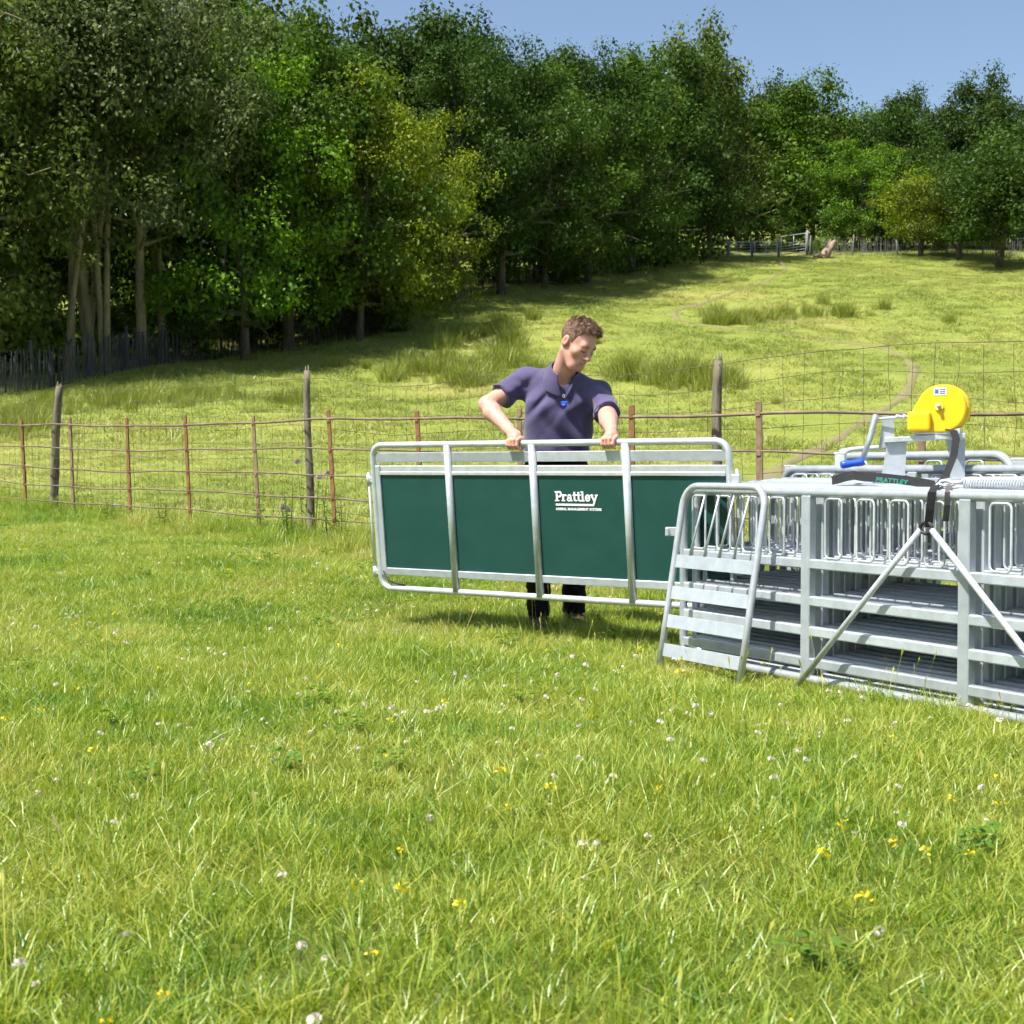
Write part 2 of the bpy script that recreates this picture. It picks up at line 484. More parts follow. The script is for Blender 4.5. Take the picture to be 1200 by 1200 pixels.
def scatter(name, coll, pts, idx, rot, scl):
    me = bpy.data.meshes.new(name)
    me.vertices.add(len(pts))
    me.vertices.foreach_set('co', np.asarray(pts, np.float32).ravel())
    a = me.attributes.new('idx', 'INT', 'POINT'); a.data.foreach_set('value', np.asarray(idx, np.int32))
    a = me.attributes.new('rot', 'FLOAT_VECTOR', 'POINT'); a.data.foreach_set('vector', np.asarray(rot, np.float32).ravel())
    a = me.attributes.new('scl', 'FLOAT_VECTOR', 'POINT'); a.data.foreach_set('vector', np.asarray(scl, np.float32).ravel())
    o = obj(name, me)
    ng = bpy.data.node_groups.new(name+'_nodes', 'GeometryNodeTree')
    ng.interface.new_socket('Geometry', in_out='INPUT', socket_type='NodeSocketGeometry')
    ng.interface.new_socket('Geometry', in_out='OUTPUT', socket_type='NodeSocketGeometry')
    n = ng.nodes
    gi = n.new('NodeGroupInput'); go = n.new('NodeGroupOutput')
    ci = n.new('GeometryNodeCollectionInfo'); ci.inputs['Collection'].default_value = coll
    ci.inputs['Separate Children'].default_value = True; ci.inputs['Reset Children'].default_value = True
    ip = n.new('GeometryNodeInstanceOnPoints'); ip.inputs['Pick Instance'].default_value = True
    def attr(nm, tp):
        q = n.new('GeometryNodeInputNamedAttribute'); q.data_type = tp; q.inputs['Name'].default_value = nm
        return q.outputs['Attribute']
    L = ng.links
    L.new(gi.outputs[0], ip.inputs['Points']); L.new(ci.outputs[0], ip.inputs['Instance'])
    L.new(attr('idx', 'INT'), ip.inputs['Instance Index'])
    L.new(attr('rot', 'FLOAT_VECTOR'), ip.inputs['Rotation'])
    L.new(attr('scl', 'FLOAT_VECTOR'), ip.inputs['Scale'])
    L.new(ip.outputs[0], go.inputs[0])
    md = o.modifiers.new('scatter', 'NODES'); md.node_group = ng
    return o

def blades(name, rng, n, spread, h0, h1, w, bend, mat, lean=0.25, seg=2, droop=0.0):
    V, Fc, R = [], [], []
    for i in range(n):
        a = rng.uniform(0, 2*math.pi); r = spread*math.sqrt(rng.uniform(0, 1))
        bx, by = r*math.cos(a), r*math.sin(a)
        h = rng.uniform(h0, h1)
        d = rng.uniform(0, 2*math.pi)
        if rng.uniform() < 0.6: d = a+rng.normal(0, 0.7)
        ld = abs(rng.normal(0, lean)); bd = abs(rng.normal(0, bend))
        dx, dy = math.cos(d), math.sin(d)
        f = rng.uniform(0, math.pi)
        wx, wy = math.cos(f)*w/2, math.sin(f)*w/2
        rv = rng.uniform()
        b = len(V)
        for k in range(seg+1):
            t = k/seg
            off = h*(ld*t+bd*t*t)
            z = h*t*(1-0.25*bd*t) - droop*h*t*t
            ww = (1-t)**0.6 if k < seg else 0
            px, py = bx+dx*off, by+dy*off
            if k < seg:
                V += [(px-wx*ww, py-wy*ww, z), (px+wx*ww, py+wy*ww, z)]; R += [rv, rv]
            else:
                V.append((px, py, z)); R.append(rv)
        for k in range(seg-1):
            q = b+2*k; Fc.append((q, q+1, q+3, q+2))
        q = b+2*(seg-1); Fc.append((q, q+1, q+2))
    me = mesh_from(name, V, Fc, mat, False)
    at = me.attributes.new('rnd', 'FLOAT', 'POINT'); at.data.foreach_set('value', np.array(R, np.float32))
    return me

g = np.random.default_rng(21)
def vnoise(x, y, s, seed=0):
    return (np.sin(x*s*1.0+seed)*np.cos(y*s*1.17+seed*1.7)+np.sin(x*s*2.3-y*s*1.9+seed*0.6)*0.6+np.sin(x*s*4.7+y*s*3.9+seed*2.1)*0.35)/1.95

def sward(name, rng, size, tufts, mat, h0, h1, w, lean, bend, per=16, tuft_r=0.05, tall=0.12, seeds=0, clover=0, wmat=None):
    """one square patch of sward: blades gathered in small tufts of their own height and tint"""
    V, Fc, R, MI = [], [], [], []
    def blade(bx, by, h, d, ld, bd, w_, rv, seg=3, mi=0):
        f = rng.uniform(0, math.pi); wx, wy = math.cos(f)*w_/2, math.sin(f)*w_/2
        dx, dy = math.cos(d), math.sin(d); b = len(V)
        for k in range(seg):
            t = k/seg; off = h*(ld*t+bd*t*t); z = h*t*(1-0.35*bd*t); ww = (1-t)**0.5
            V.append((bx+dx*off-wx*ww, by+dy*off-wy*ww, z)); V.append((bx+dx*off+wx*ww, by+dy*off+wy*ww, z)); R.extend((rv, rv))
        off = h*(ld+bd); V.append((bx+dx*off, by+dy*off, h*(1-0.35*bd))); R.append(rv)
        for k in range(seg-1):
            q = b+2*k; Fc.append((q, q+1, q+3, q+2)); MI.append(mi)
        q = b+2*(seg-1); Fc.append((q, q+1, q+2)); MI.append(mi)
    for i in range(tufts):
        cx, cy = rng.uniform(-0.5, 0.5, 2)*size
        ht = rng.uniform(0.65, 1.2); tr = rng.uniform(0, 1); wind = rng.uniform(0, 6.28)
        big = rng.uniform() < tall
        for k in range(int(per*rng.uniform(0.6, 1.4))):
            r = tuft_r*abs(rng.normal(0, 0.8)); a = rng.uniform(0, 6.28)
            h = rng.uniform(h0, h1)*ht*(1.4 if big else 1.0)
            d = a if rng.uniform() < 0.5 else (wind+rng.normal(0, 0.8))
            blade(cx+r*math.cos(a), cy+r*math.sin(a), h, d, abs(rng.normal(0, lean)), abs(rng.normal(0, bend)), w*rng.uniform(0.6, 1.25), min(1, max(0, 0.55*tr+0.45*rng.uniform())), 3 if h > 0.06 else 2)
    for i in range(seeds):
        cx, cy = rng.uniform(-0.5, 0.5, 2)*size; h = rng.uniform(0.12, 0.26); d = rng.uniform(0, 6.28)
        off = h*rng.uniform(0.05, 0.45); b0 = np.array([cx, cy, 0]); tip = b0+np.array([math.cos(d)*off, math.sin(d)*off, h])
        f = rng.uniform(0, 3.14); wv = np.array([math.cos(f), math.sin(f), 0]); b = len(V); rv = rng.uniform(0.85, 1.0)
        for p, ww in ((b0, 0.0012), ((b0+tip)/2, 0.0011), (tip*0.84+b0*0.16, 0.001), (tip*0.93+b0*0.07, 0.0042)):
            V.append(tuple(p-wv*ww)); V.append(tuple(p+wv*ww)); R.extend((rv, rv))
        V.append(tuple(tip)); R.append(rv)
        for k in range(3): q = b+2*k; Fc.append((q, q+1, q+3, q+2)); MI.append(0)
        Fc.append((b+6, b+7, b+8)); MI.append(0)
    for i in range(clover):
        cx, cy = rng.uniform(-0.5, 0.5, 2)*size; rv0 = rng.uniform()
        for j in range(14):
            a = rng.uniform(0, 6.28); r = 0.07*math.sqrt(rng.uniform()); z = rng.uniform(0.025, 0.07)
            for q in range(3):
                th = q*2.094+a*3; sz = rng.uniform(0.009, 0.015)
                ox, oy = cx+r*math.cos(a)+math.cos(th)*sz, cy+r*math.sin(a)+math.sin(th)*sz
                b = len(V); tx, ty = rng.normal(0, 0.3, 2)
                for p in range(5):
                    ph = p*2*math.pi/5; ux, uy = sz*0.8*math.cos(ph), sz*0.8*math.sin(ph)
                    V.append((ox+ux, oy+uy, z+ux*tx+uy*ty)); R.append(0.5*rv0+0.3*rng.uniform())
                Fc.append(tuple(range(b, b+5))); MI.append(1)
    me = mesh_from(name, V, Fc, mat, False)
    me.materials.append(wmat or mat)
    me.polygons.foreach_set('material_index', np.array(MI, np.int32))
    at = me.attributes.new('rnd', 'FLOAT', 'POINT'); at.data.foreach_set('value', np.array(R, np.float32))
    return me

LP = 0.56
lawn_meshes = [sward('lawn_patch', g, LP*1.12, 235, M_grass, 0.022, 0.062, 0.0038, 0.5, 0.5, 17, 0.075, 0.06, 3, 1 if k % 3 == 0 else 0, M_cloverleaf) for k in range(5)]
lawn_meshes += [sward('long_patch', g, LP*1.12, 200, M_grass, 0.030, 0.088, 0.0038, 0.42, 0.55, 17, 0.055, 0.15, 8, 0, M_weed) for k in range(3)]
lawn_meshes += [sward('verge_patch', g, LP*1.12, 110, M_grass, 0.07, 0.18, 0.0045, 0.32, 0.5, 16, 0.06, 0.2, 14, 0, M_weed) for k in range(2)]
C_lawn = lib_collection('lawn_source', lawn_meshes)

def patch_grid(step, ymin, ymax, k, m, cond):
    P = []
    for y in np.arange(ymin, ymax, step):
        hw_ = k*y+m
        for x in np.arange(-hw_, hw_, step):
            if cond(x, y): P.append((x+g.uniform(-.1, .1)*step, y+g.uniform(-.1, .1)*step))
    return np.array(P)
def tilt_rot(P, n):
    e = 0.15
    gx = (H(P[:, 0]+e, P[:, 1])-H(P[:, 0]-e, P[:, 1]))/(2*e); gy = (H(P[:, 0], P[:, 1]+e)-H(P[:, 0], P[:, 1]-e))/(2*e)
    out = []
    for i in range(len(P)):
        nrm = Vector((-gx[i], -gy[i], 1)).normalized()
        q = Vector((0, 0, 1)).rotation_difference(nrm) @ Matrix.Rotation(n[i], 3, 'Z').to_quaternion()
        out.append(tuple(q.to_euler()))
    return np.array(out)

lp = patch_grid(LP, 1.4, 19.5, 0.375, 1.3, lambda x, y: x+y < 10.85)
uu = lp[:, 0]+lp[:, 1]
vn = vnoise(lp[:, 0], lp[:, 1], 0.9, 3)+g.normal(0, 0.25, len(lp))
ii = np.where(vn > 0.35, g.integers(5, 8, len(lp)), g.integers(0, 5, len(lp)))
ii = np.where(uu > 10.15, g.integers(8, 10, len(lp)), ii)
ii = np.where((uu > 9.5) & (uu <= 10.15), g.integers(5, 8, len(lp)), ii)
zs = np.clip(0.95+0.30*vnoise(lp[:, 0], lp[:, 1], 0.7, 9)+g.uniform(-0.1, 0.15, len(lp)), 0.6, 1.4)
rz = g.integers(0, 4, len(lp))*math.pi/2+g.uniform(-0.15, 0.15, len(lp))
tag(scatter('lawn_grass', C_lawn, np.column_stack([lp, H(lp[:, 0], lp[:, 1])-0.004]), ii, tilt_rot(lp, rz), np.column_stack([np.ones(len(lp)), np.ones(len(lp)), zs])),
    'short uneven lawn grass in front of the rusty railings', 'grass', kind='stuff')

def lawn_points(rng, n, ymin, ymax):
    P = []
    while len(P) < n:
        m = 20000
        y = rng.uniform(ymin, ymax, m); half = 0.375*ymax+1.1
        x = rng.uniform(-1, 1, m)*half
        ok = (np.abs(x) < 0.375*y+1.1) & (x+y < 10.75) & (rng.uniform(0, 1, m) < 3.0/y)
        P += list(zip(x[ok], y[ok]))
    return np.array(P[:n])

# pasture beyond the railings
field_meshes = [sward('field_patch', g, 1.2, 95, M_field, 0.035, 0.095, 0.008, 0.6, 0.6, 12, 0.10, 0.10) for _ in range(4)]
field_meshes += [sward('far_field_patch', g, 2.8, 150, M_field, 0.06, 0.15, 0.017, 0.6, 0.6, 11, 0.20, 0.12) for _ in range(4)]
C_field = lib_collection('field_source', field_meshes)
fn = patch_grid(1.1, 7.0, 26.0, 0.385, 1.5, lambda x, y: x+y > 11.0)
ff = patch_grid(2.5, 27.0, 106.0, 0.385, 2.0, lambda x, y: True)
fp = np.concatenate([fn, ff])
fi = np.concatenate([g.integers(0, 4, len(fn)), g.integers(4, 8, len(ff))])
pd = np.min(np.linalg.norm(fp[:, None, :]-pc[None, ::3, :], axis=2), axis=1)
fs = g.uniform(0.75, 1.25, len(fp))*np.where(pd < 0.7, 0.35, 1)
tag(scatter('pasture_grass', C_field, np.column_stack([fp, H(fp[:, 0], fp[:, 1])-0.01]), fi, tilt_rot(fp, g.uniform(0, 6.28, len(fp))),
            np.column_stack([np.ones(len(fp)), np.ones(len(fp)), fs])), 'pale yellow green pasture grass on the slope behind the railings', 'grass', kind='stuff')

# rushes
rush_meshes = [blades('rush_tuft', g, 90, 0.26, 0.35, 0.95, 0.016, 0.25, M_rush, lean=0.28, seg=2) for _ in range(4)]
C_rush = lib_collection('rush_source', rush_meshes)
def rush_bed(name, blobs, label, smin=0.6, smax=1.15):
    P = []
    for (cx, cy, rx, ry, n) in blobs:
        for _ in range(int(n*1.9)):
            a = g.uniform(0, 6.28); r = abs(g.normal(0, 0.55))
            P.append(ground_px(cx+rx*r*math.cos(a), cy+ry*r*math.sin(a)))
    P = np.array(P); P[:, 2] -= 0.03
    s = smin*0.55+(smax-smin*0.55)*g.beta(2.2, 2.0, len(P))
    o = scatter(name, C_rush, P, g.integers(0, 4, len(P)), np.column_stack([g.normal(0, 0.06, len(P)), g.normal(0, 0.06, len(P)), g.uniform(0, 6.28, len(P))]),
                np.column_stack([s*1.1, s*1.1, s]))
    return tag(o, label, 'rushes', kind='stuff')
rush_bed('rush_bed', [(490, 440, 26, 10, 20), (525, 428, 20, 8, 14), (548, 440, 26, 12, 30), (590, 428, 24, 12, 24), (600, 405, 30, 10, 18), (545, 453, 40, 5, 18), (460, 446, 16, 5, 8), (630, 446, 34, 12, 30), (520, 408, 24, 6, 8),
                      (585, 384, 30, 6, 8), (540, 395, 40, 6, 14)], 'wide bed of dark green rushes left of the man, on the slope', 0.5, 1.05)
rush_bed('rush_bed', [(735, 444, 30, 8, 26), (775, 450, 26, 9, 30), (812, 447, 24, 10, 34), (848, 452, 20, 7, 18)], 'bed of dark green rushes right of the man behind the wooden post', 0.6, 1.1)
rush_bed('rush_bed', [(850, 381, 28, 3, 16), (878, 378, 26, 4, 34), (920, 374, 26, 3, 20), (950, 371, 14, 2, 7), (990, 372, 26, 2, 13), (838, 370, 16, 2, 5)], 'long narrow bed of rushes beside the winding path, high on the slope', 0.5, 1.1)
rush_bed('rush_bed', [(20, 500, 45, 16, 40), (60, 480, 50, 8, 26), (150, 474, 60, 7, 34), (230, 466, 60, 7, 28), (330, 472, 40, 5, 12)], 'loose yellowish rushes before the dark paling fence at the left', 0.4, 0.75)
def rush_clump(px, py, s, label, n=5):
    c = ground_px(px, py)
    o = empty('rush_clump', c)
    for k in range(n):
        a, r = g.uniform(0, 6.28), 0.35*s*math.sqrt(g.uniform())
        q = obj('tuft', rush_meshes[k % 4], o, (r*math.cos(a), r*math.sin(a), -0.03))
        q.scale = (s, s, s*g.uniform(0.8, 1.1)); q.rotation_euler = (0, 0, g.uniform(0, 6.28))
    return tag(o, label, 'rushes', 'single rush clumps in the pasture')
rush_clump(627, 376, 0.85, 'small lone rush clump in the pasture above the man')
rush_clump(695, 404, 0.7, 'small rush clump just right of the man’s head')
rush_clump(965, 358, 0.8, 'lone rush clump above the long narrow rush bed')
rush_clump(1030, 364, 0.9, 'rush clump ending the long narrow bed at its right')
rush_clump(1110, 379, 0.6, 'tiny lone rush clump in the open pasture at the right')
rush_clump(1185, 473, 0.3, 'low rush clump behind the railing at the right edge')
rush_clump(910, 474, 0.32, 'low rush clump behind the railing right of the tall wooden post')
rush_clump(395, 430, 0.6, 'rush clump near the wood edge above the middle wooden post')
rush_clump(430, 432, 0.5, 'small rush clump right of the one near the wood edge')

# flowers in the lawn
def flower_ball(name, rng, r, n, mat, stem):
    V, Fc, R = [], [], []
    for i in range(n):
        z = rng.uniform(-0.3, 1); a = rng.uniform(0, 6.28); q = math.sqrt(max(0, 1-z*z))
        c = np.array([q*math.cos(a), q*math.sin(a), z*0.8])*r*0.75
        nrm = c/np.linalg.norm(c); t = np.cross(nrm, [0.3, 0.5, 0.8]); t /= np.linalg.norm(t); bt = np.cross(nrm, t)
        s = r*0.62; b = len(V); rv = rng.uniform()
        c = c+np.array([0, 0, stem])
        V += [tuple(c-t*s*0.5), tuple(c+nrm*s*0.6-bt*s*0.4), tuple(c+t*s*0.5+nrm*s), tuple(c+nrm*s*0.6+bt*s*0.4)]
        R += [rv]*4; Fc.append((b, b+1, b+2, b+3))
    me = mesh_from(name, V, Fc, mat)
    at = me.attributes.new('rnd', 'FLOAT', 'POINT'); at.data.foreach_set('value', np.array(R, np.float32))
    return me
C_clov = lib_collection('clover_source', [flower_ball('clover_head', g, 0.013, 44, M_clover, 0.085) for _ in range(3)])
C_butt = lib_collection('butter_source', [flower_ball('buttercup_head', g, 0.012, 12, M_butter, 0.095) for _ in range(2)])
def flowers(name, coll, k, n, seed, label, thr, s0, s1):
    q = lawn_points(g, n*5, 2.0, 11.0)
    q = q[(vnoise(q[:, 0], q[:, 1], 1.3, seed)+g.normal(0, 0.3, len(q))) > thr][:n]
    q = q[(q[:, 0]+q[:, 1]) < 9.9]
    s = g.uniform(s0, s1, len(q))
    return tag(scatter(name, coll, np.column_stack([q, H(q[:, 0], q[:, 1])]), g.integers(0, k, len(q)), np.column_stack([g.normal(0, 0.25, len(q)), g.normal(0, 0.25, len(q)), g.uniform(0, 6, len(q))]), np.column_stack([s, s, s])), label, 'flowers', kind='stuff')
flowers('clover_flowers', C_clov, 3, 420, 5, 'white and pinkish clover heads dotted over the lawn', 0.15, 0.36, 0.78)
flowers('buttercups', C_butt, 2, 90, 1, 'small yellow buttercups dotted over the lawn', 0.0, 0.7, 1.2)

# ------------------------------------------------------------------ fences
# line of the railing: x + y = 10.6, running away to the left at 45 degrees
FD = np.array([math.sqrt(0.5), -math.sqrt(0.5)])        # to the right, towards the camera
F0 = np.array([1.62, 8.98])
def fence_at(px):
    a = (px-600)/F_PX
    # F0 + s*FD ; x = a*y
    s = (a*F0[1]-F0[0])/(FD[0]-a*FD[1])
    return F0+s*FD, s
def fpt(s, z, off=0.0):
    p = F0+s*FD+np.array([-FD[1], FD[0]])*off
    return np.array([p[0], p[1], z])
def fence_z(s):
    p = F0+s*FD
    return float(H(p[0], p[1]))

rail_o = empty('estate_railing', fpt(0, fence_z(0)))
tag(rail_o, 'rusty iron estate railing with five thin rails across the whole meadow', 'railing')
base = np.array(rail_o.location)
s_lo, s_hi = fence_at(-130)[1], fence_at(1340)[1]
RAIL_H = [1.09, 0.83, 0.60, 0.40, 0.21]
for zi, rh in enumerate(RAIL_H):
    mb = MB()
    pts_ = []
    for s in np.linspace(s_lo, s_hi, 46):
        pts_.append(fpt(s, fence_z(s)*0.55+0.115+rh+0.012*math.sin(s*1.1+zi)+0.006*math.sin(s*3.7+zi*2))-base)
    mb.tube(pts_, 0.0115 if zi == 0 else 0.0085, 6)
    mb.build('rail', M_railiron, rail_o)
post_px = [-85, -28, 30, 86, 153, 223, 304, 393, 497, 612, 742, 893, 1083, 1310]
for k, px in enumerate(post_px):
    p, s = fence_at(px)
    z0 = fence_z(s)
    top = z0*0.55+0.115+1.09+0.085+random.uniform(-0.02, 0.02)
    mb = MB()
    w, t = 0.050, 0.012
    lean = 0.075 if k < 9 else 0.02
    # angle iron: two flanges
    mb.box((-w/2, -0.006, -0.12), (w/2, 0.006, top-z0), 0.002)
    mb.box((-w/2, 0.006, -0.12), (-w/2+0.009, 0.034, top-z0-0.004), 0.002)
    for rh in RAIL_H:
        mb.box((-0.018, -0.014, rh+z0*0.55+0.115-z0-0.016), (0.018, -0.006, rh+z0*0.55+0.115-z0+0.016), 0.002)
    R = Matrix.Rotation(math.atan2(FD[1], FD[0]), 4, 'Z') @ Matrix.Rotation(-lean+random.uniform(-.015, .015), 4, 'Y')
    o = mb.build('post', M_rust if k in (2, 4, 5, 7, 8, 10) else M_rustgrey, rail_o)
    o.matrix_local = Matrix.Translation(Vector(fpt(s, z0, 0.0)-base)) @ R

net_o = empty('wire_netting_fence', fpt(0.4, fence_z(0.4), 0.09))
tag(net_o, 'rusty square wire netting on tall weathered wooden posts behind the railing', 'fence')
nb = np.array(net_o.location)
def net_top(s):
    return fence_z(s)*0.4+0.17+1.42+0.05*math.sin(s*0.7)+0.03*math.sin(s*2.1)
for i in range(10):
    fr = i/9.0
    mb = MB()
    P_ = []
    for s in np.linspace(s_lo, s_hi, 70):
        zt = net_top(s); zb = fence_z(s)+0.06
        P_.append(fpt(s, zb+(zt-zb)*fr**0.92+0.012*math.sin(s*2.9+i*1.7)+random.uniform(-.005, .005), 0.055+0.02*math.sin(s*1.3+i))-nb)
    mb.tube(P_, 0.0018 if i < 9 else 0.0023, 4, caps=False)
    mb.build('strand', M_wire, net_o)
wm = []
for k in range(5):
    mb = MB()
    off = np.cumsum(np.random.default_rng(k).normal(0, 0.008, 11))
    mb.tube([(off[j], 0.05*0+0.006*math.sin(j*2+k), j/10) for j in range(11)], 0.00165, 4, caps=False)
    wm.append(mb.mesh('stay_wire', M_wire))
s = s_lo
k = 0
while s < s_hi:
    zb, zt = fence_z(s)+0.04, net_top(s)
    o = obj('stay_wire', wm[k % 5], net_o)
    o.matrix_local = Matrix.Translation(Vector(fpt(s, zb, 0.06)-nb)) @ Matrix.Rotation(math.atan2(FD[1], FD[0]), 4, 'Z') @ Matrix.Diagonal((1, 1, zt-zb, 1))
    s += 0.158+random.uniform(-0.012, 0.012)
    k += 1
for px, ztop, w, lean, lbl in ((51, 1.91, 0.10, 0.17, 'crooked weathered post leaning right with a twiggy top'), (352, 1.83, 0.072, 0.0, None), (830, 1.66, 0.072, 0.015, 'dark split post with jagged top')):
    p, s = fence_at(px)
    z0 = fence_z(s)
    mb = MB()
    hh = ztop-z0
    n = 14
    P_, R_ = [], []
    for j in range(n):
        t = j/(n-1)
        P_.append((0.012*math.sin(t*5+px)*1.5, 0.01*math.cos(t*4), -0.15+t*(hh+0.15)))
        R_.append(w/2*(1.08-0.2*t)*(1+0.05*math.sin(t*17+px)))
    mb.tube(P_, R_, 10)
    # splintered top
    for q in range(4):
        a = q*1.6+px
        c0 = np.array(P_[-1])+np.array([math.cos(a), math.sin(a), 0])*w*0.25
        mb.tube([c0-np.array([0, 0, 0.05]), c0+np.array([0, 0, 0.02+0.035*((q*7+px) % 3)/2])], [w*0.16, w*0.05], 5)
    o = mb.build('post', M_wood, net_o)
    o.matrix_local = Matrix.Translation(Vector(fpt(s, z0, 0.10)-nb)) @ Matrix.Rotation(math.atan2(FD[1], FD[0]), 4, 'Z') @ Matrix.Rotation(lean, 4, 'Y')
    if lbl: o['label'] = lbl

# paling fences along the wood and on the hill crest
def paling_fence(name, line, label, height=1.25, pitch=0.14, post_every=3.0, mat=None):
    mat = mat or M_pale
    P = np.array([ground_px(*q)[:2] for q in line])
    seg = np.linalg.norm(np.diff(P, axis=0), axis=1); cum = np.concatenate([[0], np.cumsum(seg)])
    at = lambda s: np.array([np.interp(s, cum, P[:, 0]), np.interp(s, cum, P[:, 1])])
    o = empty(name, (*P[0], float(H(*P[0]))))
    tag(o, label, 'fence')
    b = np.array(o.location)
    pal = MB(); s = 0
    while s < cum[-1]:
        p = at(s); z = float(H(*p))
        h = height*random.uniform(0.82, 1.05); w = random.uniform(0.020, 0.04); l = random.uniform(-0.07, 0.07)
        c = np.array([p[0], p[1], z-0.05])-b
        V = [c+np.array([sx*w/2, sy*0.010, 0]) for sx, sy in ((-1,-1),(1,-1),(1,1),(-1,1))]
        V += [v+np.array([l, 0, h]) for v in V]
        pal.add(V, [(0,1,5,4),(1,2,6,5),(2,3,7,6),(3,0,4,7),(4,5,6,7)])
        s += pitch*random.uniform(0.6, 1.5)
    for hh in (0.25, 0.62, 0.95):
        pal.tube([np.array([*at(s), float(H(*at(s)))+hh*height])-b for s in np.linspace(0, cum[-1], 60)], 0.006, 4, caps=False)
    q = pal.build('pales', mat, o); q['kind'] = 'stuff'
    s = 0.0
    while s < cum[-1]:
        p = at(s); z = float(H(*p))
        mb = MB(); l = random.uniform(-0.12, 0.12)
        mb.tube([(0, 0, -0.2), (l*0.5, 0, 0.7), (l, 0, height*1.12)], [0.055, 0.05, 0.045], 7)
        mb.build('post', mat, o, tuple(np.array([p[0], p[1]-0.06, z])-b))
        s += post_every*random.uniform(0.8, 1.2)
    return o
paling_fence('paling_fence', [(-90, 476), (0, 464), (100, 446), (200, 428), (300, 413)], 'grey paling fence in deep shade under the trees at the left', 1.25, 0.10, mat=M_paleshade)
paling_fence('paling_fence', [(300, 413), (370, 405), (425, 398), (465, 368), (540, 348), (640, 331), (740, 316), (846, 304)], 'dark paling fence along the wood edge running up behind the man', 1.25, 0.16, mat=M_paleshade)
paling_fence('paling_fence', [(947, 302), (1010, 301), (1100, 301), (1200, 303), (1290, 305)], 'pale grey paling fence along the hill crest right of the metal gates', 1.35, 0.13)

# metal field gates on the crest
def field_gate(pxa, pxb, py, label, hgt=1.15):
    a, b_ = ground_px(pxa, py), ground_px(pxb, py)
    o = empty('field_gate', a); tag(o, label, 'gate', 'metal field gates on the crest')
    d = b_-a; L_ = math.hypot(d[0], d[1]); 
    o.rotation_euler = (0, 0, math.atan2(d[1], d[0]))
    fr = MB(); fr.tube(arc_rect(0.12, 0.12, L_-0.12, hgt, 0.06, 3), 0.03, 6, closed=True); fr.build('frame', M_galv, o)
    for k in range(4):
        mb = MB(); z = 0.32+0.2*k; mb.tube([(0.12, 0, z), (L_-0.12, 0, z)], 0.02, 6); mb.build('bar', M_galv, o)
    mb = MB(); mb.tube([(L_/2, 0.03, 0.12), (L_/2, 0.03, hgt)], 0.022, 6); mb.build('brace', M_galv, o)
    for x in (0, L_):
        if x == 0 and pxa > 860: continue
        mb = MB(); mb.tube([(x, 0, -0.2), (x, 0, hgt+0.18)], [0.09, 0.08], 8); mb.build('gate_post', M_pale, o)
    return o
field_gate(852, 880, 303, 'leftmost metal field gate on the crest, beside the dark trees')
field_gate(881, 911, 303, 'middle metal field gate on the crest where the path begins')
field_gate(912, 944, 302, 'rightmost metal field gate on the crest, with taller top bar', 1.45)

# leaning bare stump beside the gates
c = ground_px(966, 304)
stump = empty('leaning_stump', c); tag(stump, 'pale bare tree stump leaning over beside the crest gates', 'stump')
mb = MB(); mb.tube([(-0.3, 0, -0.1), (-0.12, 0.05, 0.15), (0.05, -0.03, 0.40), (0.2, 0.04, 0.62), (0.38, -0.02, 0.85), (0.5, 0.05, 1.05), (0.66, 0, 1.28)], [0.46, 0.34, 0.38, 0.27, 0.31, 0.20, 0.10], 8); mb.tube([(0.3, 0, 0.8), (0.30, 0.05, 1.15), (0.36, 0.1, 1.38)], [0.16, 0.10, 0.03], 6); mb.build('trunk', M_log, stump)
mb = MB(); mb.tube([(-0.15, -0.1, 0.1), (-0.7, -0.3, 0.18), (-1.0, -0.35, 0.0)], [0.22, 0.15, 0.06], 7); mb.build('root', M_log, stump)

